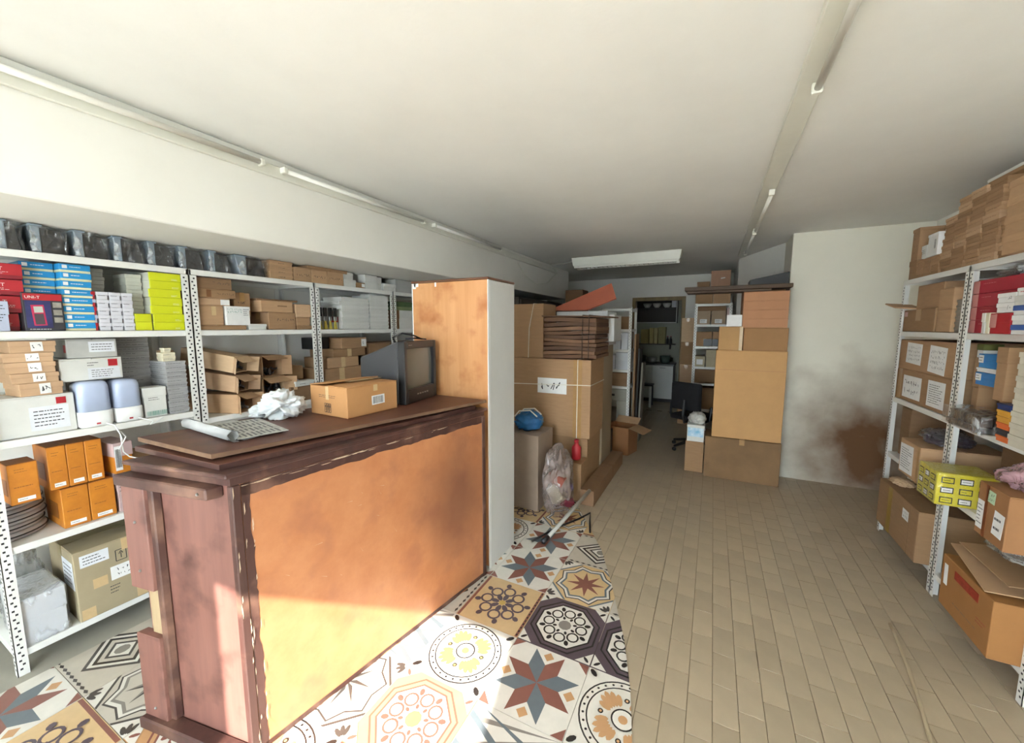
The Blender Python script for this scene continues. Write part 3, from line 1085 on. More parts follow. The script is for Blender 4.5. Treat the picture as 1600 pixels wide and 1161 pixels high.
# --- second shelf, nearest unit
z = 1.632
METER_RED = mat('dark_red_print', '#8e1f2d', .45, .12, 9)
PURPLE = mat('purple_print', '#3c3f74', .4, .25, 10)
CARD_DK = mat('charcoal_print', '#38383d', .5, .1, 9)
def meter_box(label, y0, y1, z0, z1, d, xf, picture=False, rz=0.):
    sx, sy, sz = d, y1 - y0, z1 - z0
    root = thing('multimeter_box', label, 'box', (xf - d / 2, (y0 + y1) / 2, z0), rz, 'multimeter boxes')
    obj('body', box(-sx / 2, sx / 2, -sy / 2, sy / 2, 0, sz, .002), METER_RED if not picture else CARD_DK, root)
    dd = (sx, sy, sz)
    if picture:
        decal(root, 'red_band', dd, '+x', 0.02, .98, .80, .97, RED)
        decal(root, 'picture_panel', dd, '+x', .05, .68, .08, .79, PURPLE)
        text_on(root, dd, '+x', 'UNI-T', .06, .845, sz * .10, PAPER)
        p = decal(root, 'meter_picture', dd, '+x', .20, .52, .14, .68, mat('pink_meter', '#c5355c', .4, .05), .05, .0013, .0006)
        decal(p, 'meter_body', dd, '+x', .25, .48, .17, .45, mat('grey_meter', '#4e454b', .4, .05), .05, .002, .0006)
        decal(p, 'meter_screen', dd, '+x', .25, .47, .48, .64, mat('meter_lcd', '#b9c1b4', .3, .05), .05, .002, .0006)
        for v in (.62, .42, .22):
            decal(root, 'picture_inset', dd, '+x', .73, .95, v, v + .14, mat('inset_grey', '#a8a398', .4, .2, 30), 0)
        ink(root, dd, '+x', .1, .66, .02, .07, 'print1', nid(), PAPER)
    else:
        decal(root, 'red_band', dd, '+x', 0, 1, .25, .95, RED)
        text_on(root, dd, '+x', 'UNI-T', .12, .55, min(sz * .3, .022), PAPER)
        ink(root, dd, '+x', .12, .8, .3, .48, 'print2', nid(), PAPER)
    return root
meter_box('red multimeter box with white brand name, top of pile at left edge', .50, .628, 1.868, 1.938, .26, XF)
meter_box('red multimeter box just under the topmost one at left edge', .50, .625, 1.795, 1.866, .26, XF)
meter_box('red multimeter box lying third from the top at left edge', .50, .622, 1.716, 1.793, .26, XF - .01)
meter_box('red multimeter box at the bottom of pile at left edge', .50, .606, 1.632, 1.714, .26, XF - .03)
meter_box('black and red multimeter box standing upright with a meter pictured on it', .613, .742, z, 1.812, .07, XF + .012, True)
lid_box('pale blue-white upright box in front of red boxes at left edge', XF - .0, XF + .018, .50, .570, z, 1.766, mat('pale_blue_card', '#b9c1d6', .6, .1, 9), name='upright_box', marks=[('ink', '+x', .1, .9, .3, .9, 'print6', None)])
# blue boxes, two columns of eight
BLUE = mat('bright_blue_print', '#2394d2', .45, .10, 9, per_object=.08)
CREAM = mat('cream_edge', '#dcdcb4', .6, .05)
h8 = (1.962 - z) / 8
for c, (a, b, nm) in enumerate(((.746, .858, 'right-hand'), (.632, .744, 'left-hand'))):
    for k in range(8):
        q = thing('blue_box', 'blue printed box with cream edge, %s in the %s column of blue boxes' % (level(k, 8), nm), 'box', (XF - .15 - (.06 if c else 0), (a + b) / 2 + RND.uniform(-.003, .003), z + k * h8), RND.uniform(-.02, .02), 'blue boxes beside the multimeter boxes')
        w = (b - a) / 2 - .002
        obj('tray', box(-.148, .148, -w, w, 0, h8 * .28, .001), CREAM, q)
        obj('lid', box(-.15, .15, -w - .001, w + .001, h8 * .28, h8 - .0006, .002), BLUE, q)
        dd = (.30, 2 * w, h8)
        decal(q, 'white_patch', dd, '+x', .08, .24, .45, .85, PAPER, 0, .0006)
        ink(q, dd, '+x', .32, .85, .5, .8, 'print1', nid(), PAPER)
for k in range(3):
    LL('plain grey-white box behind white packs, %s of three' % level(k, 3), .862, .935 + .004 * (k % 2), 1.836 + k * .042, 1.877 + k * .042, .18, XF - .10, m=GREY_BOX, group='grey-white boxes above the white packs')
tag(obj('box_riser', box(-.09, .09, -.035, .035, 0, .202, .002), GREY_BOX, None, loc=(XF - .19, .899, z)), 'tall plain grey box standing behind the white packs', 'box')
# white packs with red and white left ends
WP = mat('white_pack', '#d5d5dc', .6, .04, 9, per_object=.05)
for r_i in range(5):
    for c in range(3):
        hh = .0405
        a = .866 + c * .049
        LL('small white printed pack, %s layer, %s column from blue boxes' % (level(r_i, 5), NTH[c]), a, a + .048, z + r_i * hh, z + r_i * hh + hh - .0006, .10, XF, m=WP, name='white_pack', group='white packs between blue and yellow boxes', marks=[('ink', '+x', .15, .8, .4, .62, 'print1', None)])
    LL('small red and white striped pack, %s of five beside blue boxes' % level(r_i, 5), .860 - .014, .8645, z + r_i * .0405, z + r_i * .0405 + .0398, .10, XF, m=RED if r_i % 2 == 0 or r_i > 2 else WP, lid_m=RED if r_i % 2 == 0 else mat('pale_blue_card', '#b9c1d6'), name='striped_pack', group='striped packs')
# yellow-ended boxes
YEL = mat('acid_yellow_print', '#d3d81e', .5, .06, 8, per_object=.05)
YSIDE = mat('olive_white_card', '#c9cabb', .65, .05, 8, per_object=.06)
hy = (1.963 - z) / 7
for k in range(7):
    q = thing('yellow_box', 'box with acid yellow end, %s in the tall stack by the post' % level(k, 7), 'box', (XF - .13, 1.166 - (6 - k) * -.000 + RND.uniform(-.004, .004), z + k * hy), RND.uniform(-.02, .02), 'yellow-ended boxes')
    obj('body', box(-.13, .118, -.074, .074, 0, hy - .0006, .0015), YSIDE, q)
    obj('yellow_end', box(.1185, .13, -.0745, .0745, 0, hy - .0006, .0015), YEL, q)
    ink(q, (.26, .149, hy), '+x', .68, .92, .12, .35, 'print2', nid(), PAPER)
for k in range(2):
    q = thing('yellow_box', 'box with acid yellow end, %s of the pair beside white packs' % ('upper' if k else 'lower'), 'box', (XF - .13, 1.050, z + k * .0465), 0, 'yellow-ended boxes')
    obj('body', box(-.13, .118, -.036, .036, 0, .046, .0015), YSIDE, q)
    obj('yellow_end', box(.1185, .13, -.0365, .0365, 0, .046, .0015), YEL, q)
for k in range(5):
    LL('grey-white box seen between white packs and yellow stack, %s of five' % level(k, 5), 1.016, 1.088, 1.728 + k * .044, 1.7715 + k * .044, .16, XF - .08, m=YSIDE, group='plain boxes behind the yellow pair')

# --- third shelf, nearest unit
z = 1.132
LABW = mat('pale_label', '#dfe2e6', .6, .04, 20)
LB('large white carton with red-logo label at left end of shelf', .46, .742, z, 1.322, .36, m=WHITE_BOX, tape_m=CLEAR_TAPE, flap_axis='x', marks=[('sticker', '+x', .46, .92, .12, .72, LABW, 0, 'print5'), ('patch', 'red_logo', '+x', .78, .90, .75, .92, RED)])
zz = 1.324
for k, (h, a, b, rz) in enumerate(((.062, .560, .705, .10), (.048, .545, .700, .03), (.052, .535, .695, .0), (.044, .535, .695, -.05), (.055, .550, .700, .06))):
    LL('shallow kraft box with white label, %s of five on white carton' % level(k, 5), a, b, zz, zz + h - .0006, .16, XF + .005, m=kraft(2), rz=rz, name='kraft_box', group='kraft boxes stacked on the white carton', marks=[('sticker', '+x', .44, .70, .12, .92, PAPER, .03, 'hand1')])
    zz += h
LB('plain white carton behind the two white lamps', .755, .93, z, 1.372, .26, XF - .14, m=WHITE_BOX, tape=False)
LB('white carton with red-logo label resting above the white lamps', .700, .938, 1.374, 1.488, .30, XF - .02, rz=.06, m=WHITE_BOX, tape=False, marks=[('sticker', '+x', .42, .95, .05, .55, LABW, 0, 'print4'), ('patch', 'red_logo', '+x', .76, .92, .60, .92, RED), ('ink', '+x', .42, .6, .62, .85, 'print2', None)])
LB('light grey carton with printed label, topmost above the white lamps', .745, .935, 1.490, 1.588, .28, XF - .03, m=GREY_BOX, tape=False, marks=[('sticker', '+x', .42, .95, .3, .85, LABW, 0, 'print3'), ('patch', 'red_logo', '-y', .86, .96, .3, .7, RED)])
LAMPB = mat('lamp_white_plastic', '#eef0ee', .35, .02, 5)
LAMPC = mat('lamp_milky_cover', '#b9c6e0', .22, .05, 4, coat=.4)
def lamp_case(label, yc, w, h, xf):
    q = thing('electric_lamp', label, 'lamp', (xf - .075, yc, z), 0, 'white lamps with milky covers')
    hw = w / 2
    obj('base', rounded_loft([(.066, hw - .008, .02, 0), (.075, hw, .028, .01), (.075, hw, .028, h * .33), (.070, hw - .004, .026, h * .345)]), LAMPB, q, True)
    obj('cover', rounded_loft([(.071, hw - .003, .03, h * .347), (.070, hw - .005, .03, h * .88), (.066, hw - .010, .03, h * .96), (.054, hw - .022, .028, h)]), LAMPC, q, True)
    obj('switch', box(.0755, .078, -.008, .008, .014, .022, .001), RED, q)
    return q
l1 = lamp_case('white electric lamp with milky blue cover, nearer of the two', .812, .132, .238, XF + .03)
l2 = lamp_case('white electric lamp with milky blue cover, beside the green-lettered box', .945, .122, .232, XF + .02)
for q, pts in ((l1, [(.076, .03, .012), (.12, .045, .004), (.135, .06, -.05), (.11, .075, -.10), (.125, .05, -.13), (.12, .085, -.07), (.13, .06, -.03), (.112, .07, -.15), (.09, .10, -.19), (.10, .13, -.205)]), (l2, [(.076, .03, .012), (.11, .05, .004), (.115, .08, -.012), (.12, .06, -.03), (.115, .10, -.02), (.10, .13, -.005)])):
    bm = bmesh.new()
    fine = []
    for i in range(len(pts) - 1):
        a, b = Vector(pts[i]), Vector(pts[i + 1])
        fine += [a.lerp(b, t / 3) for t in range(3)]
    tube(bm, fine + [Vector(pts[-1])], .0032, 6)
    obj('power_cord', bm, LAMPB, q, True)
GREENP = mat('teal_lettering', '#79b0a0', .6, .1)
lid_box('white box with green lettering along bottom, beside white lamps', XF - .09, XF, 1.012, 1.120, z, 1.303, WHITE_BOX, name='white_box', marks=[('ink', '+x', .1, .95, .05, .2, 'bars', GREENP), ('ink', '+x', .2, .7, .55, .68, 'print2', None)], lid=.3)
GRIB = mat('grey_ribbed_card', '#a9a9a8', .75, .06, 30, per_object=.10)
n = 17
for k in range(n):
    LL('thin grey flat pack, %s in the rear stack behind small cream boxes' % level(k, n), .955 + RND.uniform(-.003, .003), 1.135, z + k * .0268, z + k * .0268 + .0262, .14, XF - .20, m=GRIB, name='flat_pack', group='thin grey packs, rear stack', marks=[('ink', '+x', .05, .95, .3, .7, 'print1', mat('grey_print', '#6d6d70'))])
n = 12
for k in range(n):
    LL('thin grey flat pack, %s in the front stack next to the post' % level(k, n), 1.128 + RND.uniform(-.003, .003), 1.232, z + k * .0262, z + k * .0262 + .0256, .26, XF - .005, m=GRIB, name='flat_pack', group='thin grey packs, front stack', marks=[('ink', '+x', .05, .95, .3, .7, 'print1', mat('grey_print', '#6d6d70')), ('ink', '-y', .05, .95, .3, .7, 'print1', mat('grey_print', '#6d6d70'))])
zt = z + 12 * .0262
CRE = mat('cream_card', '#e3dcc0', .65, .06, 12)
LL('small cream box on grey packs, lower of the pair', 1.128, 1.196, zt, zt + .026, .07, XF - .03, m=CRE, name='small_box', group='small cream boxes', marks=[('ink', '+x', .1, .9, .3, .7, 'print2', None)])
LL('small cream box on grey packs, middle one', 1.128, 1.196, zt + .0265, zt + .052, .07, XF - .03, m=CRE, name='small_box', group='small cream boxes', marks=[('ink', '+x', .1, .9, .3, .7, 'print2', None)])
LL('tiny cream box on top of the small cream pair', 1.138, 1.176, zt + .0525, zt + .08, .05, XF - .03, m=CRE, name='small_box', group='small cream boxes', marks=[('ink', '+x', .1, .9, .3, .7, 'print2', None)])
LB('small brown carton behind the cream boxes', 1.170, 1.225, zt, zt + .06, .09, XF - .12, tape=False)

# --- fourth shelf
z = .632
DISC = mat('grey_wrapped_disc', '#c2c2c6', .35, .12, 6)
for k in range(5):
    q = thing('round_pack', 'round grey pack wrapped in plastic, %s of five beneath orange box' % level(k, 5), 'pack', (XF - .215 + RND.uniform(-.005, .005), .474 + RND.uniform(-.006, .006), z + k * .0375), k * .7, 'round grey packs')
    bm = bmesh.new()
    lathe(bm, [(.15, 0), (.163, .004), (.167, .015), (.161, .030), (.15, .0365)], 36)
    obj('disc', bm, DISC, q, True)
    bm = bmesh.new()
    lathe(bm, [(.1655, .017), (.1695, .018), (.1695, .0215), (.1655, .0225)], 36)
    obj('seam', bm, CARD_DK, q, True)
zt = z + 5 * .0375
ORG = mat('orange_print', '#d68a2c', .5, .08, 7, per_object=.07, col2='#b66c22')
ORGD = mat('brown_orange_print', '#9a5f2a', .5, .1, 9)
def orange_box(label, y0, y1, z0, z1, d, xf, rz=0.):
    sx, sy, sz = d, y1 - y0, z1 - z0
    q = thing('orange_box', label, 'box', (xf - d / 2, (y0 + y1) / 2, z0), rz, 'orange product boxes')
    obj('body', box(-sx / 2, sx / 2, -sy / 2, sy / 2, 0, sz - .003, .002), ORG, q)
    obj('lid_flap', box(-sx / 2 + .002, sx / 2 - .001, -sy / 2 + .001, sy / 2 - .001, sz - .0028, sz, .001), ORGD, q)
    dd = (sx, sy, sz)
    ink(q, dd, '+x', .22, .78, .76, .88, 'print2', nid(), ORGD, .0008)
    ink(q, dd, '+x', .15, .85, .38, .46, 'print1', nid(), ORGD, .0008)
    s = decal(q, 'sticker', dd, '+x', .22, .82, .06, .15, PAPER)
    ink(s, dd, '+x', .27, .77, .085, .125, 'print1', nid())
    decal(q, 'side_picture', dd, '-y', .25, .75, .2, .6, ORGD)
    return q
orange_box('orange product box alone on the round grey packs', .500, .592, zt, zt + .195, .13, XF)
for k in range(2):
    orange_box('orange product box in lower row, %s' % ('nearer one' if k == 0 else 'one beside the pinkish boxes'), .655 + k * .100, .752 + k * .100, z, .838, .24, XF - .005)
for k in range(3):
    orange_box('orange product box in upper row of three, %s' % ('nearest' if k == 0 else 'middle' if k == 1 else 'next to taped orange box'), .630 + k * .066, .694 + k * .066, .840, 1.060, .20, XF - .02)
PINK = mat('pinkish_card', '#c3a9a6', .6, .08, 8)
LL('orange and white taped box hanging over shelf above pinkish boxes', .852, .935, .85, 1.02, .22, XF, m=ORG, lid_m=PINK, rz=.08, name='taped_box', marks=[('sticker', '+x', .05, .4, .1, .9, PAPER, 0, 'bars')])
for k, (m_, a, b) in enumerate(((PINK, .862, .908), (ORG, .910, .955))):
    LL('%s box standing behind counter corner on fourth shelf' % ('pinkish upright' if k == 0 else 'narrow orange'), a, b, z, .848, .24, XF, m=m_, name='upright_box', marks=[('ink', '+x', .2, .8, .5, .8, 'print3', None)])
LB('brown carton at far end of the shelf of orange boxes', .975, 1.24, z, .90, .30, XF - .02)

# --- bottom shelf
z = .122
BIGK = mat('greyish_kraft', '#a89a7c', .8, .06, 5, bump=.04)
LB('big greyish-brown taped carton with handwritten white strip on bottom shelf', .665, 1.10, z, .50, .40, XF + .03, rz=-.03, m=BIGK, flap_axis='x', tape_m=mat('olive_tape', '#8f8056', .35, .05), marks=[
    ('sticker', '+x', .05, .30, .76, .93, LABW, 0, 'print3'), ('sticker', '+x', .30, .80, .42, .62, PAPER, 0, 'hand2'), ('ink', '+x', .36, .72, .68, .84, 'icons', None), ('ink', '+x', .28, .40, .22, .36, 'print3', None), ('ink', '+x', .70, .80, .34, .44, 'print3', None),
    ('patch', 'tape_patch', '+x', .42, .58, .82, .99, CLEAR_TAPE), ('patch', 'tape_patch', '+x', .14, .27, .40, .54, CLEAR_TAPE), ('patch', 'tape_patch', '+x', .52, .66, .02, .26, CLEAR_TAPE), ('patch', 'tape_patch', '+x', .02, .14, .01, .16, CLEAR_TAPE), ('sticker', '-y', .55, .95, .45, .85, LABW, 0, 'print5')])
WS = mat('bluish_white_card', '#d3d6da', .5, .05, 6)
q = LL('white shrink-wrapped box at near end of bottom shelf', .475, .625, z, .355, .30, XF + .01, m=WS, name='wrapped_box')
obj('clear_film', film_box(-.153, .156, -.078, .078, .0, .237, 31, .004), film_mat('shrink_film', '#e6eaee', .05, .08, 14, .5), q, True)
q = thing('plastic_sheet', 'crumpled grey clear plastic behind white wrapped box on bottom shelf', 'plastic', (XF - .36, .555, z))
obj('sheet', blob(.10, .19, .40, 9, 4, .25), film_mat('grey_film', '#a6a6a4', .45), q, True)

# ------------------------------------------------ second and third units, top row
z = 2.002
for k in range(4):
    LL('flat kraft carton with pencil marks, %s of four beside film-wrapped bins' % level(k, 4), 1.79, 1.965, z + k * .033, z + k * .033 + .0325, .22, XF, m=kraft(0), name='flat_carton', group='flat kraft cartons on the top left shelf', marks=[('ink', '+x', .35, .65, .3, .7, 'hand1', None)])
for k, (a, b) in enumerate(((1.972, 2.118), (2.122, 2.262), (2.266, 2.425))):
    LB('kraft carton with large handwriting on top shelf, %s of three' % ('left' if k == 0 else 'middle' if k == 1 else 'right'), a, b, z, 2.108, .22, m=kraft(0), tape=False, flap_axis='x', group='kraft cartons with handwriting', marks=[('ink', '+x', .12, .92, .32, .62, 'hand1', None)])
for k, (a, b) in enumerate(((2.09, 2.30), (2.305, 2.48))):
    LL('flat kraft carton lying on handwritten cartons, %s' % ('nearer' if k == 0 else 'farther'), a, b, 2.1085, 2.134, .18, XF + .0 - k * .01, m=kraft(1), name='flat_carton', group='flat cartons on the handwritten ones')
LL('white box next to handwritten kraft cartons on top shelf, lower', 2.432, 2.56, z, 2.065, .2, XF, m=WHITE_BOX, name='white_box')
LL('white box next to handwritten kraft cartons on top shelf, upper', 2.432, 2.55, 2.066, 2.128, .18, XF - .02, m=WHITE_BOX, name='white_box')
LL('small brown box in front of white boxes on top shelf', 2.563, 2.66, z, 2.05, .08, XF, m=kraft(3), name='brown_box', marks=[('sticker', '+x', .6, .95, .2, .8, PAPER, 0, None)])
LL('tall white box on top shelf behind small brown box', 2.665, 2.81, z, 2.132, .2, XF - .0, m=WHITE_BOX, name='white_box')
LL('narrow white box on top shelf beside the tall white one', 2.815, 2.885, z, 2.125, .2, XF - .02, m=WHITE_BOX, name='white_box')
LL('low white box on top shelf near the cabinet', 2.89, 3.06, z, 2.072, .2, XF, m=WHITE_BOX, name='white_box')
LL('wide grey-white box on top shelf touching the cabinet outline', 3.065, 3.36, z, 2.13, .25, XF - .01, m=GREY_BOX, name='white_box')
LB('dark dusty carton under the beam behind the tall cabinet', 3.40, 3.80, 2.002, 2.12, .3, XF - .08, m=kraft(5), tape=False)

# ------------------------------------------------ second unit, second shelf
z = 1.632
LB('flat kraft carton lying beneath taped carton on shelf by the post', 1.318, 1.60, z, 1.662, .26, XF, tape=False, m=kraft(3), flap_axis='x')
LB('kraft carton with tape corner by the post, below handwritten cartons', 1.308, 1.462, 1.663, 1.788, .25, XF + .0, m=kraft(0), flap_axis='x', marks=[('patch', 'tape_patch', '+x', .55, .72, .5, .95, CLEAR_TAPE)])
LB('low kraft carton with white label, third from top by the post', 1.320, 1.512, 1.7885, 1.836, .22, XF - .01, tape=False, flap_axis='x', marks=[('sticker', '+x', .70, .98, .1, .85, PAPER, 0, None)])
LB('kraft carton with handwriting and dark tape, second from top by the post', 1.325, 1.545, 1.8365, 1.892, .22, XF, flap_axis='x', tape=False, marks=[('ink', '+x', .5, .95, .3, .7, 'hand1', None), ('patch', 'tape_patch', '+x', .22, .34, .1, .9, mat('dark_brown_tape', '#7a5130', .4, .05))])
LB('kraft carton with handwritten code, topmost by the post', 1.325, 1.525, 1.8925, 1.962, .22, XF, flap_axis='x', tape=False, marks=[('ink', '+x', .45, .95, .4, .75, 'hand1', None)])
LB('darker kraft carton standing behind the handwritten pile', 1.556, 1.665, 1.72, 1.885, .2, XF - .05, m=kraft(3), marks=[('ink', '+x', .2, .8, .5, .7, 'hand1', None)])
LB('plain kraft carton under the darker one, behind white printed leaflet box', 1.556, 1.665, z, 1.719, .2, XF - .08, m=kraft(1), tape=False)
lid_box('white box printed with green pattern beside taped kraft carton', XF - .03, XF + .012, 1.470, 1.625, 1.663, 1.788, PAPER, name='printed_box', lid=.2, marks=[('ink', '+x', .05, .65, .62, .92, 'hand2', mat('green_print', '#5d9a86', .6, .1)), ('ink', '+x', .7, .95, .5, .9, 'print4', None)], rz=.03)
LL('flat white box lying in front of pair of kraft cartons', 1.612, 1.74, z, 1.672, .14, XF, m=WHITE_BOX, name='white_box')
LB('kraft carton with marked label, lower of the pair mid-shelf', 1.755, 1.962, z, 1.758, .26, XF - .0, m=kraft(1), flap_axis='x', marks=[('ink', '+x', .3, .9, .45, .7, 'hand1', None)])
LB('kraft carton with open lid edge, upper of the pair mid-shelf', 1.70, 1.945, 1.759, 1.840, .24, XF - .0, m=kraft(0), flap_axis='x', tape=False, rz=.04, marks=[('patch', 'hand_hole', '+x', .5, .8, .5, .62, kraft(5))])
LL('thin dark kraft sheet box on top of the carton pair', 1.71, 2.03, 1.841, 1.856, .22, XF - .06, m=kraft(3), name='flat_carton')
LB('kraft carton next to the slotted post mid-shelf, upper', 1.968, 2.098, 1.727, 1.826, .2, XF, m=kraft(2), tape=False, flap_axis='x')
LB('kraft carton next to the slotted post mid-shelf, lower', 1.968, 2.085, 1.6635, 1.7265, .2, XF, m=kraft(1), tape=False, flap_axis='x')
LL('low kraft tray at shelf edge beside the slotted post', 1.968, 2.105, z, 1.663, .24, XF, m=kraft(3), name='flat_carton')

# third unit second shelf: brushes and white boxes
BR = mat('brush_yellow', '#c9b44a', .5, .1, 8)
BRI = mat('brush_bristle', '#26241f', .9, .2, 60, stretch=(1, 1, .1))
for k in range(4):
    q = thing('paint_brush', 'yellow-handled brush standing bristles up, %s from the slotted post' % NTH[k], 'brush', (XF - .03, 2.20 + k * .048, 1.632), 0, 'brushes on the shelf')
    obj('handle', hexa([(-.008, -.015, 0), (.008, -.015, 0), (.008, .015, 0), (-.008, .015, 0), (-.006, -.006, .07), (.006, -.006, .07), (.006, .006, .07), (-.006, .006, .07)], .002), BR, q)
    obj('ferrule', box(-.008, .008, -.016, .016, .071, .105, .002), ALU, q)
    obj('bristles', box(-.007, .007, -.015, .015, .106, .18, .002), BRI, q)
LL('small red and white box behind brushes', 2.36, 2.40, 1.632, 1.74, .06, XF - .06, m=WHITE_BOX, lid_m=RED, name='small_box')
LL('white box lying under the brush heads', 2.16, 2.35, 1.632, 1.67, .05, XF - .09, m=WHITE_BOX, name='small_box')
hs = (1.912 - 1.632) / 8
for k in range(8):
    LL('white flat box, %s in the stack beside brushes' % level(k, 8), 2.405 + RND.uniform(-.006, .004) - (.03 if k == 6 else 0), 2.705, 1.632 + k * hs, 1.632 + (k + 1) * hs - .0006, .24, XF - .01, m=WHITE_BOX, name='white_box', group='white boxes in two stacks')
hs = (1.95 - 1.632) / 9
for k in range(9):
    LL('white flat box, %s in the stack nearest the cabinet' % level(k, 9), 2.722 + RND.uniform(-.004, .004), 2.955, 1.632 + k * hs, 1.632 + (k + 1) * hs - .0006, .24, XF - .01, m=WHITE_BOX, name='white_box', group='white boxes in two stacks')
GRN = mat('green_card', '#56704a', .6, .1, 9)
LL('dark green flat box half hidden by the cabinet, upper', 3.04, 3.32, 1.86, 1.91, .25, XF - .02, m=GRN, name='green_box')
LL('green box half hidden by the cabinet, lower', 3.04, 3.32, 1.822, 1.859, .25, XF - .02, m=mat('olive_card', '#8a9a6c', .6, .1), name='green_box')
LL('white box below green boxes at the cabinet edge', 3.10, 3.32, 1.632, 1.821, .25, XF, m=WHITE_BOX, name='white_box')
LL('brown narrow box beside the last slotted post', 3.035, 3.095, 1.632, 1.821, .25, XF, m=kraft(3), name='brown_box')

# ------------------------------------------------ second unit third shelf: long open cartons with metal parts
METAL = mat('small_metal_parts', '#9a9aa0', .35, .5, 40, metal=.7)
def open_carton(label, y0, y1, z0, z1, d, xf, m, rz=0., flap=.07, filled=True, ry=0.):
    """carton lying on its side, open end towards +x"""
    sx, sy, sz = d, y1 - y0, z1 - z0
    q = thing('open_carton', label, 'box', (xf - d / 2, (y0 + y1) / 2, z0), rz, 'long open cartons with metal parts')
    q.rotation_euler.y = ry
    t = .004
    bm = bmesh.new()
    abox(bm, -sx / 2, sx / 2, -sy / 2, sy / 2, 0, t)
    abox(bm, -sx / 2, sx / 2, -sy / 2, sy / 2, sz - t, sz)
    abox(bm, -sx / 2, sx / 2, -sy / 2, -sy / 2 + t, t, sz - t)
    abox(bm, -sx / 2, sx / 2, sy / 2 - t, sy / 2, t, sz - t)
    abox(bm, -sx / 2, -sx / 2 + t, -sy / 2 + t, sy / 2 - t, t, sz - t)
    obj('sleeve', bm, m, q)
    for k, (ax, s) in enumerate((('z', 1), ('y', 1), ('y', -1))):
        a = .7 if k else .35
        if ax == 'z':
            M = Matrix.Translation((sx / 2, 0, sz - t)) @ Matrix.Rotation(a, 4, 'Y')
            obj('flap', box(.0, flap, -sy / 2, sy / 2, -.0015, .0015, M=M), m, q)
        else:
            M = Matrix.Translation((sx / 2, s * (sy / 2 - t), 0)) @ Matrix.Rotation(s * a, 4, 'Z')
            obj('flap', box(.0, flap, -.0015, .0015, t, sz - t, M=M), m, q)
    if filled:
        r = random.Random(int(y0 * 1000))
        bm = bmesh.new()
        for i in range(26):
            x, y, w = r.uniform(sx * .15, sx / 2 - .015), r.uniform(-sy / 2 + .015, sy / 2 - .015), r.uniform(.004, .009)
            M = Matrix.Translation((x, y, t + .012 + r.uniform(0, sz * .35))) @ Matrix.Rotation(r.uniform(0, 3), 4, 'X') @ Matrix.Rotation(r.uniform(0, 3), 4, 'Z')
            abox(bm, -w * 2.2, w * 2.2, -w, w, -w * .7, w * .7, 0, 0, M)
        tag(obj('metal_parts', bm, METAL, q), kind='stuff')
    return q
z = 1.072
open_carton('long kraft carton open at the front, bottom of the slanting pile', 1.40, 1.53, z, 1.20, .40, XF + .05, kraft(0), .36)
open_carton('long kraft carton open at the front, middle of the slanting pile', 1.40, 1.525, 1.236, 1.346, .38, XF + .02, kraft(2), .40, .07, True, .12)
open_carton('long kraft carton open at the front, top of the slanting pile', 1.40, 1.525, 1.375, 1.485, .38, XF + .02, kraft(4), .38, .07, True, .16)
open_carton('open kraft carton with dark inside behind the crumpled white bag', 1.70, 1.86, 1.285, 1.44, .34, XF - .06, kraft(1), .10)
open_carton('open kraft carton below the dark one, flaps spread', 1.69, 1.86, 1.165, 1.281, .34, XF - .04, kraft(0), .08, .09)
LB('flat kraft carton under the open cartons beside the bag', 1.69, 1.86, z, 1.163, .3, XF - .02, tape=False, m=kraft(3), flap_axis='x')
LL('white oblong package lying in front of the slotted post', 1.915, 2.08, 1.19, 1.23, .08, XF + .02, m=WHITE_BOX, name='white_package', rz=.05, marks=[('ink', '+x', .2, .7, .3, .6, 'print1', None)])
LB('dark brown carton beneath the white oblong package', 1.89, 2.07, z, 1.188, .3, XF - .0, m=kraft(5), tape=False, flap_axis='x')
LB('brown carton behind the slotted post beside open cartons', 1.90, 2.07, 1.232, 1.34, .25, XF - .10, m=kraft(3), tape=False, flap_axis='x')
# third unit third shelf
z = 1.102
for lb, a, b, c, d_, xf, m_ in (('wide kraft carton behind the television, bottom of its pile', 2.16, 2.58, z, 1.30, XF, kraft(1)), ('kraft carton behind the television, second in its pile', 2.23, 2.56, 1.301, 1.39, XF - .01, kraft(0)), ('thin dark kraft carton behind the television, third in its pile', 2.29, 2.64, 1.391, 1.46, XF - .01, kraft(3)), ('kraft carton with white end sticker, topmost behind the television', 2.38, 2.66, 1.461, 1.555, XF - .01, kraft(1))):
    LB(lb, a, b, c, d_, .3, xf, m=m_, tape=False, flap_axis='x', marks=[('sticker', '+x', .78, .98, .15, .85, PAPER, 0, 'hand1')] if c > 1.4 else [('patch', 'tape_patch', '+x', .42, .55, .0, 1.0, CLEAR_TAPE)])
LB('black box at the back of shelf behind television', 2.20, 2.36, 1.461, 1.56, .15, XF - .14, m=BLACK, tape=False)
LB('dull brown carton beyond the pile, above the television', 2.70, 2.98, z, 1.50, .3, XF - .02, m=kraft(5), tape=False)
LB('brown carton in gap between the television and the cabinet', 3.03, 3.4, z, 1.5, .3, XF - .02, m=kraft(3), tape=False)
# lower shelves of the far units are hidden by the counter

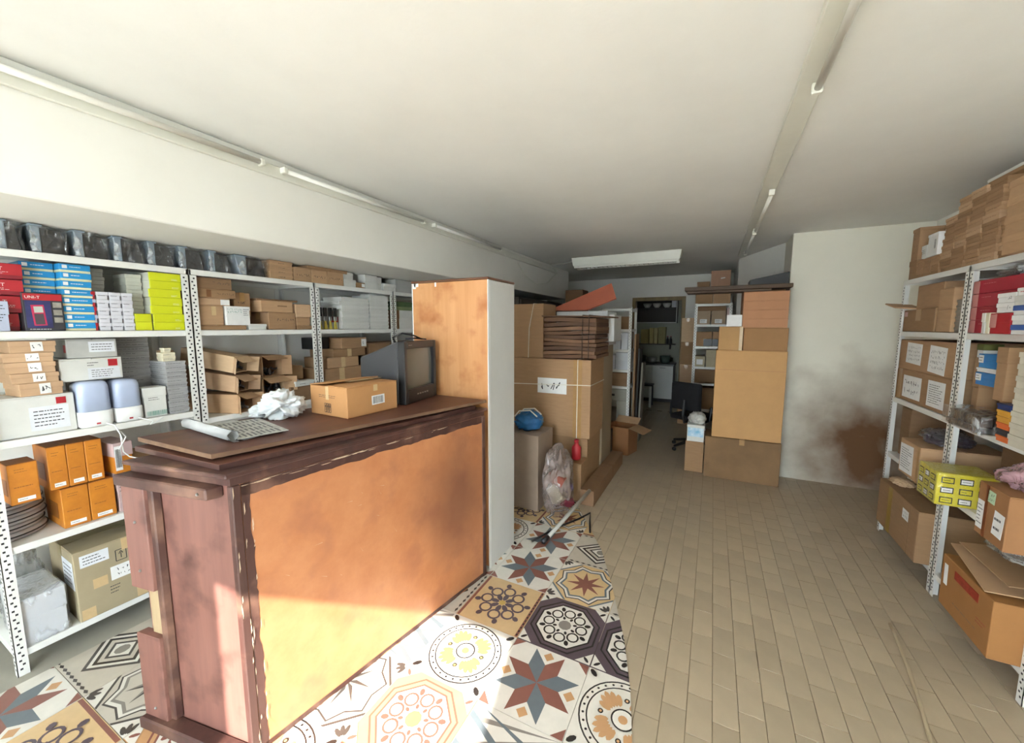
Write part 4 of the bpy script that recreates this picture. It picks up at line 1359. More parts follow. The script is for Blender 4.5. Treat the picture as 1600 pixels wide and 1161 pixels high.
# ================================================================== ON THE COUNTER
# carton
q = carton('brown taped carton with part-lifted flap on the counter', -1.90, -1.60, 1.355, 1.685, ZT + .001, ZT + .155, mat('warm_kraft', '#bd8a58', .75, .06, 7, bump=.04), face='+x', flap_axis='x', rz=-.06, tape=False, flaps=False, marks=[
    ('sticker', '+x', .46, .72, .30, .62, PAPER, .02, 'bars'), ('ink', '-y', .25, .75, .60, .72, 'print2', None), ('ink', '-y', .40, .58, .12, .42, 'icons', None), ('patch', 'tape_end', '+x', .50, .58, .78, 1.0, CLEAR_TAPE), ('patch', 'tape_end', '-y', .44, .52, .55, 1.0, CLEAR_TAPE)])
KW_ = MATS['warm_kraft']
for s, a in ((-1, .10), (1, .0)):
    M = Matrix.Translation((s * .15, 0, .1545)) @ Matrix.Rotation(s * a, 4, 'Y')
    obj('flap', box(*sorted((0, -s * .148)), -.165, .165, 0, .004, M=M), KW_, q)
obj('tape', box(-.024, .024, -.05, .167, .166, .1672), CLEAR_TAPE, q)
# television
TVB = mat('tv_charcoal', '#3f4043', .45, .06, 8)
TVF = mat('tv_black_bezel', '#202123', .3, .05, 8)
SCR = mat('tv_glass', '#596058', .16, .03, 3, coat=.6)
tv = thing('television', 'old charcoal tube television at far end of counter', 'television', (-1.62, 1.93, ZT + .001), math.radians(9))
W2, HT = .185, .375
obj('housing', hexa([(-.36, -.13, .03), (-.05, -W2, .0), (-.05, W2, .0), (-.36, .13, .03), (-.36, -.13, .27), (-.05, -W2, HT), (-.05, W2, HT), (-.36, .13, .27)], .008), TVB, tv)
bm = bmesh.new()
for a, b, c, d_ in ((-W2, -W2 + .03, 0, HT), (W2 - .03, W2, 0, HT), (-W2 + .03, W2 - .03, 0, .085), (-W2 + .03, W2 - .03, HT - .045, HT)):
    abox(bm, -.049, .0, a, b, c, d_, .004)
obj('bezel', bm, TVF, tv)
bm = bmesh.new()
bmesh.ops.create_grid(bm, x_segments=12, y_segments=12, size=1)
for v in bm.verts:
    u, w = v.co.x, v.co.y
    v.co = Vector((-.012 - .014 * (u * u + w * w) / 2, u * (W2 - .029), .208 + w * .123))
bmesh.ops.recalc_face_normals(bm, faces=bm.faces[:])
for f in bm.faces:
    if f.normal.x < 0: f.normal_flip()
obj('screen', bm, SCR, tv, True)
bm = bmesh.new()
for k in range(5):
    abox(bm, .0003, .004, -.06 + k * .028, -.044 + k * .028, .045, .053, .001)
obj('button', bm, ALU, tv)
ink(tv, (.0, 2 * W2, HT), '+x', .12, .26, .925, .95, 'print1', nid(), mat('silver_print', '#a8a8a8', .4, .03), .001)
bm = bmesh.new()
tube(bm, [(-.20, .02 + .0, HT - .02), (-.17, -.05, HT + .02), (-.12, -.02, HT + .045), (-.08, .05, HT + .03), (-.06, .10, HT + .008), (-.05, .15, HT + .004), (-.09, .09, HT + .012), (-.13, .03, HT + .01)], .005, 7)
obj('antenna_cable', bm, BLACK, tv, True)
# rolled newspaper
NEWS = mat('newsprint', '#cfcfc8', .8, .25, 60, stretch=(1, 1, 1))
nw = thing('newspaper', 'partly rolled newspaper at near end of the counter', 'newspaper', (-1.90, .93, ZT + .001), math.radians(-4))
bm = bmesh.new()
prof = []
for i in range(22):
    t = i / 21
    if t < .62:
        prof.append((.19 - t * .30, .002 + .004 * math.sin(t * 9)))
    else:
        a = (t - .62) / .38 * 2 * math.pi * 1.25
        rr = .024 - .006 * (t - .62) / .38
        prof.append((.004 - rr * math.sin(a), .026 - rr * math.cos(a)))
rows = []
for s in (-1, 0, 1):
    rows.append([bm.verts.new((s * .215 + (.02 * (y + .1)) , y - .06, zz_ + .0008)) for y, zz_ in prof])
for i in range(2):
    for j in range(len(prof) - 1):
        bm.faces.new((rows[i][j], rows[i + 1][j], rows[i + 1][j + 1], rows[i][j + 1]))
bmesh.ops.solidify(bm, geom=bm.faces[:], thickness=.0015)
obj('sheet', bm, PAPER, nw, True)
bm = bmesh.new()
abox(bm, -.16, .20, -.03, .16, .0005, .0018, 0, 0, Matrix.Rotation(-.15, 4, 'Z') @ Matrix.Translation((.03, .02, .009)))
obj('inner_sheet', bm, NEWS, nw)
bm = bmesh.new()
r = random.Random(3)
for c in range(4):
    for k in range(9):
        x = -.14 + c * .085
        y = -.015 + k * .018
        M = Matrix.Rotation(-.15, 4, 'Z') @ Matrix.Translation((.03, .02, .0112))
        abox(bm, x, x + r.uniform(.04, .075), y, y + .007, 0, .0004, 0, 0, M)
obj('printing', bm, mat('grey_newsprint_ink', '#77777a', .8, .2, 30), nw)
# crumpled white bag
CLOTH = mat('crumpled_white', '#dfe3e4', .7, .06, 5, bump=.15)
q = thing('crumpled_bag', 'crumpled white bag on the counter beside taped carton', 'bag', (-1.935, 1.225, ZT + .0015))
obj('lump', blob(.20, .22, .15, 5, 5, .55, 1.6), CLOTH, q, True)
obj('tail', blob(.12, .16, .07, 8, 4, .5, 1.8), CLOTH, q, True, loc=(-.10, -.035, 0))

# ================================================================== RIGHT SHELVES: CONTENTS
XR = 1.30
def RB(label, y0, y1, z0, z1, d=.3, xf=XR, **k):
    return carton(label, xf, xf + d, y0, y1, z0, z1, face='-x', **k)
def RL(label, y0, y1, z0, z1, d=.3, xf=XR, **k):
    return lid_box(label, xf, xf + d, y0, y1, z0, z1, **k)
z = 2.002
RL('tall narrow kraft carton with scrawled side at far end of top right shelf', 3.975, 4.085, z + .14, 2.37, .14, XR, m=kraft(1), name='tall_carton', lid=.1, marks=[('ink', '-x', .3, .8, .15, .95, 'hand4', kraft(5))])
RL('kraft carton under the tall narrow one on top right shelf', 3.965, 4.09, z, z + .139, .16, XR, m=kraft(3), name='tall_carton', lid=.3, marks=[('ink', '-x', .2, .8, .3, .8, 'hand2', kraft(5))])
for r_i in range(3):
    for c in range(3):
        a = 3.965 - (c + 1) * .107
        RL('small dark kraft box, %s layer, %s from the tall narrow carton' % (level(r_i, 3), NTH[c]), a, a + .105, z + r_i * .042, z + r_i * .042 + .0412, .2, XR, m=kraft(1), name='kraft_box', group='small kraft boxes under the white box', marks=[('ink', '-x', .2, .8, .3, .7, 'hand1', kraft(5))])
RL('white box with black barcode on small kraft boxes, top right shelf', 3.66, 3.80, z + .128, z + .275, .12, XR - .01, m=PAPER, name='white_box', lid=.12, marks=[('ink', '-x', .72, .86, .3, .7, 'bars', None)])
RL('small white box with label beside the barcode box', 3.805, 3.88, z + .128, z + .215, .12, XR - .01, m=WHITE_BOX, name='white_box', marks=[('ink', '-x', .2, .8, .3, .7, 'print3', None)])
q = thing('plastic_bag', 'dusty brown plastic bag behind white barcode box', 'bag', (XR + .24, 3.79, z + .128))
obj('bag', blob(.24, .26, .32, 14, 4, .3), film_mat('dusty_film', '#8b7a66', .75), q, True)
# wall of small kraft boxes
cols = 5
for c in range(cols):
    a = 3.63 - (c + 1) * .147
    n = 10 if c else 8
    if c == 4: n = 5
    for k in range(n):
        RL('small kraft box in piled wall, %s, %s column from white box' % (level(k, n), NTH[c]), a + RND.uniform(.0, .004), a + .1445, z + k * .0425, z + k * .0425 + .0418, .22, XR + RND.uniform(-.010, .008), m=kraft((1, 0, 3, 1, 2)[(c * 3 + k * 2) % 5]), name='kraft_box', group='piled wall of small kraft boxes', marks=[('ink', '-x', .15, .85, .3, .7, 'hand1', kraft(5))])
for k in range(4):
    h = (.09, .09, .085, .085)[k]
    z0 = z + sum((.09, .09, .085, .085)[:k])
    RL('larger plain kraft carton, %s of four at right edge of top shelf' % level(k, 4), 2.72, 2.888, z0, z0 + h - .0006, .30, XR - .05, m=kraft(0), name='kraft_carton', group='larger kraft cartons at right edge', lid=.4)
RL('flat white-topped carton lying on the wall of kraft boxes', 2.92, 3.25, z + .4255, z + .46, .20, XR + .02, m=kraft(3), lid_m=WHITE_BOX, name='flat_carton')

z = 1.617
# cartons, far unit
RB('wide kraft carton with pink sticker, lower on the far right shelf', 3.60, 4.085, z, 1.775, .34, m=kraft(3), flap_axis='x', tape=False, marks=[('sticker', '-x', .04, .14, .70, .92, mat('pink_sticker', '#d8b0a8', .6, .05), 0, None), ('patch', 'tape_patch', '-x', .42, .58, .5, 1, TAPE)])
RB('kraft carton with lifted flap, upper on the far right shelf', 3.58, 3.95, 1.776, 1.945, .32, XR + .02, m=kraft(1), flap_axis='x', tape=False)
tag(obj('loose_flap', box(-.08, .08, -.08, .08, 0, .010, .001), kraft(0), None, loc=(XR - .03, 4.02, 1.80), rot=(.22, .08, .1)), 'loose cardboard flap sticking out past the shelf end', 'cardboard')
for k in range(2):
    RB('kraft carton next to the slotted post on the right, %s' % ('upper' if k else 'lower'), 3.40, 3.575, z + k * .142, z + .141 + k * .135, .3, m=kraft(0), tape=False, flap_axis='x', group='kraft cartons by the right post')
for k in range(6):
    RL('small clear-wrapped pack beside the right post, %s of six' % level(k, 6), 3.275, 3.385, z + k * .033, z + k * .033 + .0322, .2, XR + .01, m=mat('grey_plastic_pack', '#8b867c', .3, .2, 20, per_object=.1), name='plastic_pack', group='clear-wrapped packs on right shelf')
# near unit: red boxes
REDB = mat('crimson_card', '#b02a3d', .45, .08, 6, per_object=.06)
PINKE = mat('faded_pink_end', '#cf8f88', .55, .06, 8)
for k in range(4):
    h = .072
    q = thing('red_box', 'crimson red box with faded pink end, %s of the red stack' % level(k, 4), 'box', (XR + .15, 2.99, z + .0 + k * h), 0, 'crimson boxes on the right shelf')
    obj('body', box(-.148, .15, -.21, .196, 0, h - .0008, .002), REDB, q)
    obj('pink_end', box(-.15, .15, .1965, .21, 0, h - .0008, .002), PINKE, q)
    ink(q, (.30, .42, h), '-x', .22, .55, .62, .78, 'print1', nid(), mat('pale_red_print', '#d98a92', .5, .05))
    decal(q, 'pink_patch', (.3, .42, h), '-x', .0, .14, 0.02, .95, PINKE)
BLB = mat('royal_blue_print', '#3c63a8', .5, .08, 8)
RL('upright white book-like box in front of red stack', 2.905, 2.935, z, z + .105, .06, XR - .065, m=WHITE_BOX, name='upright_box')
RL('second upright cream box in front of red stack', 2.87, 2.90, z, z + .105, .06, XR - .065, m=CRE, name='upright_box')
RL('small bright red box in front of crimson stack', 2.71, 2.862, z, z + .10, .06, XR - .065, m=RED, lid_m=RED, name='small_red_box', marks=[('patch', 'pink_patch', '-x', .02, .35, .3, .95, PINKE)])
for k in range(2):
    RL('white box with black figure above small red box, %s' % ('upper' if k else 'lower'), 2.70, 2.835, z + .102 + k * .047, z + .148 + k * .047, .05, XR - .062, m=PAPER, name='white_box', marks=[('ink', '-x', .62, .85, .2, .8, 'hand1', None)], group='white boxes with black figures')
for k in range(4):
    RL('blue and white box at right edge beside red boxes, %s of four' % level(k, 4), 2.55, 2.692, z + k * .044, z + k * .044 + .0432, .14, XR - .07, m=PAPER if k < 3 else WHITE_BOX, lid_m=BLB if k in (0, 2) else None, lid=.55, name='blue_white_box', group='blue and white boxes on the right shelf')
RL('thin white box with red print on blue and white boxes', 2.55, 2.68, z + .1765, z + .21, .14, XR - .07, m=PAPER, name='white_box', marks=[('ink', '-x', .2, .8, .3, .6, 'print1', RED)])
tag(obj('plastic_bag', blob(.3, .5, .08, 21, 4, .3), FILM, None, True, loc=(XR + .16, 2.95, z + 4 * .072)), 'clear plastic sheet lying on top of the crimson boxes', 'plastic')

z = 1.107
RB('kraft carton with two white papers taped on, upper on right shelf', 3.30, 4.085, 1.338, 1.556, .36, m=kraft(1), flap_axis='x', tape=False, marks=[('sticker', '-x', .16, .46, .22, .90, PAPER, -.04, 'hand4'), ('sticker', '-x', .60, .88, .05, .86, PAPER, -.06, 'hand4')])
RB('kraft carton with two white papers taped on, lower on right shelf', 3.30, 4.09, z, 1.337, .36, m=kraft(3), flap_axis='x', tape=False, marks=[('sticker', '-x', .16, .52, .12, .82, PAPER, 0, 'hand2'), ('sticker', '-x', .64, .92, .10, .84, PAPER, 0, 'print9'), ('patch', 'tape_patch', '-x', .04, .12, .0, 1, TAPE)])
RB('kraft carton behind blue boxes on right shelf, lower', 2.95, 3.12, z, 1.33, .15, XR + .235, m=kraft(3), tape=False)
RB('kraft carton behind blue boxes on right shelf, upper', 2.82, 3.12, 1.331, 1.56, .15, XR + .245, m=kraft(1), tape=False)
RL('dark green and white small box at top by the right post', 3.13, 3.19, 1.48, 1.555, .08, XR + .04, m=WHITE_BOX, lid_m=mat('olive_green_card', '#5c5f25', .6, .1), name='small_box')
RL('small kraft block under the green and white box', 3.13, 3.19, z, 1.479, .08, XR + .04, m=kraft(3), name='kraft_box')
SKB = mat('cyan_blue_print', '#1f7fc4', .45, .08, 7)
for k, (a, b, c, d_, m_, lab) in enumerate(((2.935, 3.115, 1.43, 1.505, SKB, 'bright blue box with white patch, uppermost on right shelf'), (2.925, 3.125, 1.405, 1.428, PAPER, 'thin white box between the two blue boxes'), (2.92, 3.125, 1.335, 1.403, SKB, 'bright blue box with white patch, below thin white box'))):
    RL(lab, a, b, c, d_, .22, XR + .02, m=m_, name='blue_box', marks=[('sticker', '-x', .04, .28, .35, .9, PAPER, 0, 'print2')] if m_ == SKB else [])
RL('kraft box supporting the blue boxes on right shelf', 2.96, 3.12, z, 1.334, .10, XR + .12, m=kraft(3), name='kraft_box', lid=.15)
RL('dark blue and white box low beside plastic tray pack', 2.84, 2.945, z, 1.27, .08, XR + .12, m=mat('navy_card', '#23386e', .5, .1), lid_m=WHITE_BOX, lid=.2, name='navy_box', marks=[('sticker', '-x', .1, .45, .2, .5, PAPER, 0, 'print2')])
RL('kraft strip box standing beside blue boxes', 2.83, 2.915, 1.28, 1.55, .08, XR - .0, m=kraft(1), name='kraft_box', lid=.3)
for k in range(8):
    RL('cream flat box, %s of the stack at right frame edge' % level(k, 8), 2.50, 2.628, z + k * .054, z + k * .054 + .0532, .16, XR - .06, m=mat('cream_white_card', '#d5cfbd', .6, .06, 9, per_object=.08), name='cream_box', group='cream boxes at right edge')
ORP = mat('orange_plastic', '#e0703a', .4, .06, 6)
YLP = mat('yellow_orange_plastic', '#dba23d', .4, .06, 6)
for k, (m_, nm) in enumerate(((ORP, 'bright orange'), (CARD_DK, 'dark grey'), (ORP, 'coral orange'), (YLP, 'amber'), (YLP, 'golden'), (mat('navy_card', '#23386e'), 'navy'))):
    RL('%s blister pack in the small pile beside cream boxes, %s' % (nm, level(k, 6)), 2.635 + k * .002, 2.725 + k * .004, z + k * .030, z + k * .030 + .0292, .10, XR - .055, m=m_, name='blister_pack', group='coloured blister packs')
q = thing('plastic_tray', 'dark plastic tray pack in clear film overhanging the right shelf', 'tray', (XR + .02, 2.985, z), 0)
obj('tray', box(-.09, .09, -.17, .16, .0, .03, .006), BIND, q)
bm = bmesh.new()
for i in range(3):
    for j in range(6):
        abox(bm, -.08 + i * .055, -.035 + i * .055, -.155 + j * .052, -.115 + j * .052, .03, .085, .008)
tag(obj('tray_cells', bm, mat('brown_black_plastic', '#3a302c', .3, .1, 8), q), kind='stuff')
obj('clear_film', film_box(-.10, .082, -.20, .175, .0, .10, 41, .008), FILM, q, True)

z = .667
RB('kraft carton with white paper on its corner, right shelf below papers', 3.275, 3.56, z, .90, .40, XR - .11, m=kraft(0), flap_axis='x', tape=False, rz=0, marks=[('sticker', '-x', .04, .70, .08, .88, PAPER, .05, 'print9'), ('patch', 'tape_patch', '-x', .88, .96, .0, 1, TAPE)])
tag(obj('plastic_bag', blob(.24, .34, .10, 24, 4, .4), film_mat('dark_film', '#4d4750', .75), None, True, loc=(XR + .06, 3.43, .902)), 'dark plastic bag lying on the kraft carton with white paper', 'bag')
RB('dark brown wrapped carton at far end of right shelf', 3.89, 4.05, z, 1.04, .34, XR + .04, m=kraft(5), tape=False)
tag(obj('plastic_bag', blob(.24, .28, .30, 26, 4, .3), film_mat('brown_film', '#6e5b48', .8), None, True, loc=(XR + .20, 3.735, .668)), 'big brown plastic bag behind the dark bag on right shelf', 'bag')
YB_ = mat('yellow_print', '#dccf38', .45, .06, 5)
yb = carton('yellow printed carton in clear film resting across the right post', XR - .15, XR + .09, 2.945, 3.16, .667, .848, YB_, rz=0., tape=False, flaps=False, name='yellow_carton')
dd = (.24, .215, .181)
for fc in ('-y', '-x'):
    for i in range(3):
        for j in range(3):
            u, v = .07 + i * .31, .08 + j * .31
            s = decal(yb, 'printed_panel', dd, fc, u, u + .22, v, v + .19, INK)
            decal(s, 'panel_inset', dd, fc, u + .02, u + .20, v + .03, v + .16, PAPER if (i + j) % 2 else YB_, 0, .0014)
            ink(s, dd, fc, u + .04, u + .18, v + .06, v + .13, 'print1', nid(), INK, .0026)
obj('lid_panel', box(-.12, .12, -.107, .107, .1812, .1835), YB_, yb)
obj('clear_film', film_box(-.123, .123, -.110, .110, 0, .188, 44, .004), film_mat('thin_film', '#d4d6c8', .03), yb, True)
RB('kraft carton with two labels and dark tape, nearest on right shelf', 2.425, 2.64, z, .92, .36, XR - .12, m=mat('reddish_kraft', '#9c6f47', .75, .07, 6), flap_axis='x', tape=False, marks=[('sticker', '-x', .03, .26, .12, .66, PAPER, 0, 'print6'), ('sticker', '-x', .60, .92, .18, .62, PAPER, -.08, 'print2'), ('sticker', '-x', .34, .58, .70, .92, mat('mint_sticker', '#b9d2b0', .6, .05), -.05, 'hand2'), ('patch', 'tape_stripe', '-x', .26, .36, .0, 1, mat('red_brown_tape', '#7e4526', .4, .1, 12))])
tag(obj('plastic_bag', blob(.34, .26, .13, 33, 4, .35, 1.6), film_mat('pink_film', '#b58f95', .72), None, True, loc=(XR + .06, 2.55, .922)), 'pinkish clear plastic bag on the nearest labelled kraft carton', 'bag')
RB('dark carton at the back of shelf behind yellow carton', 2.95, 3.2, z, .98, .22, XR + .2, m=kraft(5), tape=False)
# floor level
RB('brown carton with yellow tape on floor under the right shelf', 3.27, 3.92, .152, .49, .40, XR - .085, m=kraft(3), flap_axis='y', tape=False, marks=[('sticker', '-x', .66, .80, .62, .82, PAPER, 0, 'hand2'), ('patch', 'tape_stripe', '-x', .28, .38, 0, 1, mat('yellow_tape', '#9a7b34', .4, .05)), ('patch', 'seam', '-x', .82, .826, 0, 1, kraft(5))])
tag(obj('paper_scraps', blob(.16, .20, .05, 36, 4, .6, 3), kraft(4), None, True, loc=(XR + .0, 3.80, .491)), 'torn cardboard scraps lying on carton with yellow tape', 'scraps')
RB('wide brown carton with red printed logo low on the right', 2.43, 2.86, .152, .43, .40, XR - .12, m=mat('warm_brown_kraft', '#a2713f', .75, .06, 6), flaps=False, tape=False, rz=0., marks=[('patch', 'red_print_strip', '-x', .28, .76, .72, .88, mat('faded_red_print', '#a83a26', .6, .2, 30)), ('ink', '-x', .30, .95, .22, .30, 'print1', kraft(5)), ('ink', '-x', .75, .95, .38, .50, 'print2', mat('faded_red_print', '#a83a26')), ('sticker', '-x', .06, .14, .45, .85, PAPER, .05, None)])
for k, (dx, dy, dz, a, w) in enumerate(((.0, .05, .475, -.10, .40), (.03, -.02, .525, .04, .36))):
    tag(obj('cardboard_sheet', box(-.2, .2, -w / 2, w / 2, 0, .006, .001), kraft(3 if k else 0), None, loc=(XR + .09 + dx, 2.65 + dy * .3, dz), rot=(.10 - k * .04, -.08, a)), ['bent cardboard sheet lying over the carton with red logo, lower', 'bent cardboard sheet lying over the carton with red logo, upper'][k], 'cardboard', 'loose cardboard sheets')
tag(obj('plastic_bag', blob(.28, .30, .07, 38, 4, .35), film_mat('grey_clear_film', '#a8a39a', .55), None, True, loc=(XR + .09, 2.66, .552)), 'grey clear plastic bag on cardboard sheets above red-logo carton', 'bag')

# ================================================================== BACK RIGHT: CARTON PILE, PLANK, CHAIR
PALEK = mat('pale_orange_kraft', '#c99c66', .75, .05, 5, bump=.03)
MIDK = mat('pinkish_kraft', '#b98661', .75, .05, 6)
yp = 4.75
carton('huge pale kraft carton standing beside the pillar', .04, .677, yp, 5.08, .46, 1.405, PALEK, name='large_carton', tape=False, flap_axis='x', marks=[('patch', 'fold_line', '-y', .0, 1, .78, .784, MIDK)])
carton('wide brown carton on floor under the huge pale carton', -.02, .682, yp - .02, 5.085, .002, .458, mat('dusty_kraft', '#8a6b49', .8, .12, 3), name='large_carton', tape=True, flap_axis='x')
carton('kraft carton on the huge pale one, next to the pillar', .285, .672, yp + .01, 5.06, 1.406, 1.642, mat('dull_kraft', '#a37a50', .8, .06, 5), name='large_carton', tape=False, flap_axis='x')
carton('narrow pale carton on the huge one, with torn tape', .055, .278, yp + .01, 5.03, 1.406, 1.655, mat('pale_dull_kraft', '#ba915f', .8, .06, 5), name='large_carton', tape=False, marks=[('patch', 'tape_patch', '-y', .86, .99, .0, 1, CLEAR_TAPE)])
for k in range(4):
    lid_box('flat pinkish-brown carton in stack under the plank, %s of four' % level(k, 4), .262, .662, yp + .02, 5.05, 1.643 + k * .092, 1.643 + k * .092 + .0915, MIDK, name='flat_carton', group='flat cartons under the plank', lid=.08)
PLK = wood_mat('dark_plank', '#5d4a38', '#43352a', .7, axis=0, scale=5)
q = thing('wooden_plank', 'dark wooden plank lying on top of stacked flat cartons', 'plank', (.20, yp + .1, 2.013), 0)
obj('upper_plank', box(-.50, .475, -.12, .12, .026, .066, .004), PLK, q)
obj('lower_plank', box(-.48, .30, -.10, .11, .0, .025, .004), PLK, q)
tag(obj('black_case', hexa([(.33, 5.12, 2.085), (.69, 5.12, 2.085), (.69, 5.38, 2.085), (.33, 5.38, 2.085), (.33, 5.12, 2.165), (.69, 5.12, 2.235), (.69, 5.38, 2.235), (.33, 5.38, 2.165)], .004), BLACK), 'black wedge-shaped case above plank beside the pillar', 'case')  # solid black wedge standing in for the shade of a niche
carton('tall dark support carton behind the stacked flat cartons', .28, .67, 5.12, 5.5, .002, 2.083, kraft(5), name='large_carton', tape=False)
tag(obj('paper_sign', box(-.07, .07, -.002, .002, 0, .12), PAPER, None, loc=(.19, yp + .0, 1.657), rot=(-.08, 0, 0)), 'white sheet of paper standing on narrow pale carton', 'paper')
# boxes on the back right shelf
zb = [1.69, 1.36, 1.05, .8, .4]
yb0 = 6.605
lab = ['beige box with white label on back right shelf, left of pair', 'beige box with white label on back right shelf, right of pair']
for k in range(2):
    lid_box(lab[k], -.235 + k * .20, -.045 + k * .20, yb0, 6.95, zb[0] + .001, zb[0] + .20, mat('beige_file_box', '#a79176', .75, .06, 6), name='file_box', lid=.3, marks=[('sticker', '-y', .25, .75, .08, .38, PAPER, 0, 'print2')])
carton('dark brown box behind beige pair on back right shelf', -.235, .15, 6.66, 7.0, zb[0] + .202, zb[0] + .27, kraft(5), tape=False)
lid_box('pinkish box right of beige pair on back right shelf', .165, .228, yb0, 6.9, zb[0] + .001, zb[0] + .24, mat('pinkish_card', '#c3a9a6'), name='file_box')
for k in range(2):
    lid_box('kraft box with dark front label on second back right shelf, %s' % ('left' if k == 0 else 'right'), -.235 + k * .23, -.015 + k * .23, yb0 + .03, 6.95, zb[1] + .001, zb[1] + .22, kraft(1), name='file_box', marks=[('patch', 'black_label', '-y', .5 - k * .5, 1.0 - k * .5, .02, .5, BLACK)])
for k in range(3):
    lid_box('small pale box on third back right shelf, %s' % ('left' if k == 0 else 'middle' if k == 1 else 'right'), -.235 + k * .155, -.09 + k * .155, yb0 + .01, 6.85, zb[2] + .001, zb[2] + (.16 if k != 1 else .26), mat('pale_khaki_card', '#b5a98b', .7, .06, 6), name='pale_box', marks=[('sticker', '-y', .2, .8, .2, .7, PAPER, 0, None)] if k == 0 else [])
carton('dark brown carton on lower back right shelf', -.22, .21, yb0 + .01, 6.95, zb[3] + .001, zb[3] + .21, kraft(5), tape=False)
carton('brown carton on the lowest visible back right shelf', -.22, .21, yb0 + .01, 6.95, zb[4] + .001, zb[4] + .33, kraft(3), tape=False)
# boxes on top of that shelf
zt = 1.997
carton('brown carton on top of back right shelf, at its left end', -.262, -.03, 6.60, 6.95, zt, 2.17, kraft(3), tape=False)
carton('brown carton on top of back right shelf, second along', -.025, .20, 6.62, 6.95, zt, 2.15, kraft(1), tape=False)
lid_box('flat brown carton lying across the shelf-top cartons', -.262, .0, 6.60, 6.92, 2.171, 2.245, kraft(3), name='flat_carton')
lid_box('flat brown carton above the other flat one near the ceiling', -.250, -.08, 6.60, 6.92, 2.246, 2.32, kraft(5), name='flat_carton')
lid_box('brown slatted-looking carton with white tag near the ceiling', -.07, .19, 6.64, 6.9, 2.246, 2.475, mat('ribbed_pink_kraft', '#ad866c', .75, .10, 7, stretch=(14, 1, 1)), name='carton', lid=.06, marks=[('sticker', '-y', .5, .72, .48, .56, PAPER, .15, None)])
lid_box('plain box filling gap under the slatted-looking carton', .01, .19, 6.63, 6.92, 2.171, 2.245, kraft(1), name='flat_carton')
# cartons beside the door behind the shelf
for k, (a, b) in enumerate(((.002, .35), (.352, .70), (.702, 1.02), (1.022, 1.40), (1.402, 1.80))):
    carton('kraft carton in tall column between doorway and shelf, %s' % level(k, 5), -.475, -.285, 7.2, 7.6, a, b, kraft(k), group='column of cartons by the doorway')
# office chair
BF = mat('black_fabric', '#17171c', .85, .15, 30)
ch = thing('office_chair', 'black fabric office chair beside the carton pile', 'chair', (-.17, 5.75, 0), math.radians(60))
obj('backrest', box(-.24, -.17, -.21, .21, .56, .93, .034, 4), BF, ch, True)
obj('seat', box(-.22, .24, -.23, .23, .42, .49, .03, 4), BF, ch, True)
bm = bmesh.new()
tube(bm, [(-.05, 0, .40), (-.22, 0, .40), (-.255, 0, .50), (-.235, 0, .70)], .018, 8)
obj('back_bar', bm, BLACK, ch)
bm = bmesh.new()
lathe(bm, [(.03, .10), (.03, .25), (.02, .26), (.02, .42)], 14)
obj('gas_column', bm, BLACK, ch)
for k in range(5):
    a = k * 2 * math.pi / 5 + .3
    bm = bmesh.new()
    tube(bm, [(0, 0, .12), (.14 * math.cos(a), .14 * math.sin(a), .10), (.29 * math.cos(a), .29 * math.sin(a), .065)], [.028, .022, .016], 8)
    l = obj('chair_leg', bm, BLACK, ch)
    bm = bmesh.new()
    M = Matrix.Translation((.29 * math.cos(a), .29 * math.sin(a), .026)) @ Matrix.Rotation(a, 4, 'Z') @ Matrix.Rotation(math.pi / 2, 4, 'X')
    lathe(bm, [(.018, -.02), (.025, -.014), (.025, .014), (.018, .02)], 12, M)
    obj('castor', bm, BLACK, l)
for s in (-1, 1):
    bm = bmesh.new()
    tube(bm, [(-.12, s * .22, .43), (-.12, s * .28, .46), (-.10, s * .285, .62), (.10, s * .285, .63), (.13, s * .28, .60)], .016, 8)
    obj('armrest', bm, BLACK, ch)
# parcels in front of the big carton
CYAN = mat('cyan_picture_print', '#58a9cf', .5, .25, 14, col2='#dfe8ec')
st = carton('brown carton serving as a base for the blue picture box', -.22, -.03, 4.82, 5.08, .002, .36, kraft(3), tape=False)
bxp = lid_box('white box with blue picture side beside huge carton', -.21, -.03, 4.80, 5.05, .362, .55, WHITE_BOX, name='picture_box', lid=.12, marks=[('patch', 'blue_picture', '-y', .06, .94, .30, .84, CYAN), ('ink', '-y', .1, .9, .35, .6, 'hand1', None)])
tag(obj('paper_bag', blob(.20, .24, .14, 51, 4, .35), mat('white_wrapping', '#c9c8c0', .7, .08, 8), None, True, loc=(-.115, 4.92, .552)), 'crumpled white wrapping on the blue picture box', 'wrapping')

# ================================================================== PILE BEHIND THE CABINET
carton('big brown carton at base of the pile behind cabinet', -1.90, -1.05, 3.70, 4.18, .002, .56, kraft(3), name='large_carton', tape=True, flap_axis='x')
q = carton('large string-tied kraft carton in middle of the pile', -1.88, -1.02, 3.66, 4.15, .562, 1.335, kraft(1), name='large_carton', tape=False, flap_axis='x', marks=[('sticker', '-y', .36, .72, .55, .75, PAPER, 0, 'hand1'), ('patch', 'tape_patch', '-y', .80, .90, .0, 1, TAPE)])
bm = bmesh.new()
tube(bm, [(.30, -.249, 0), (.30, -.249, .774), (.30, .249, .774)], .004, 6)
tube(bm, [(-.432, -.249, .50), (.432, -.249, .53), (.433, .25, .53)], .004, 6)
obj('string', bm, STRING, q)
q = carton('tall kraft carton with white string, on top of the pile by cabinet', -1.90, -1.53, 3.70, 4.05, 1.337, 1.885, kraft(1), name='large_carton', tape=False, flap_axis='x')
bm = bmesh.new()
tube(bm, [(.02, -.176, 0), (.03, -.178, .30), (.08, -.178, .55), (.08, .17, .552)], .004, 6)
obj('string', bm, STRING, q)
bd = thing('cardboard_bundle', 'bundle of flattened brown cardboard tied with string', 'cardboard', (-1.235, 3.88, 1.345))
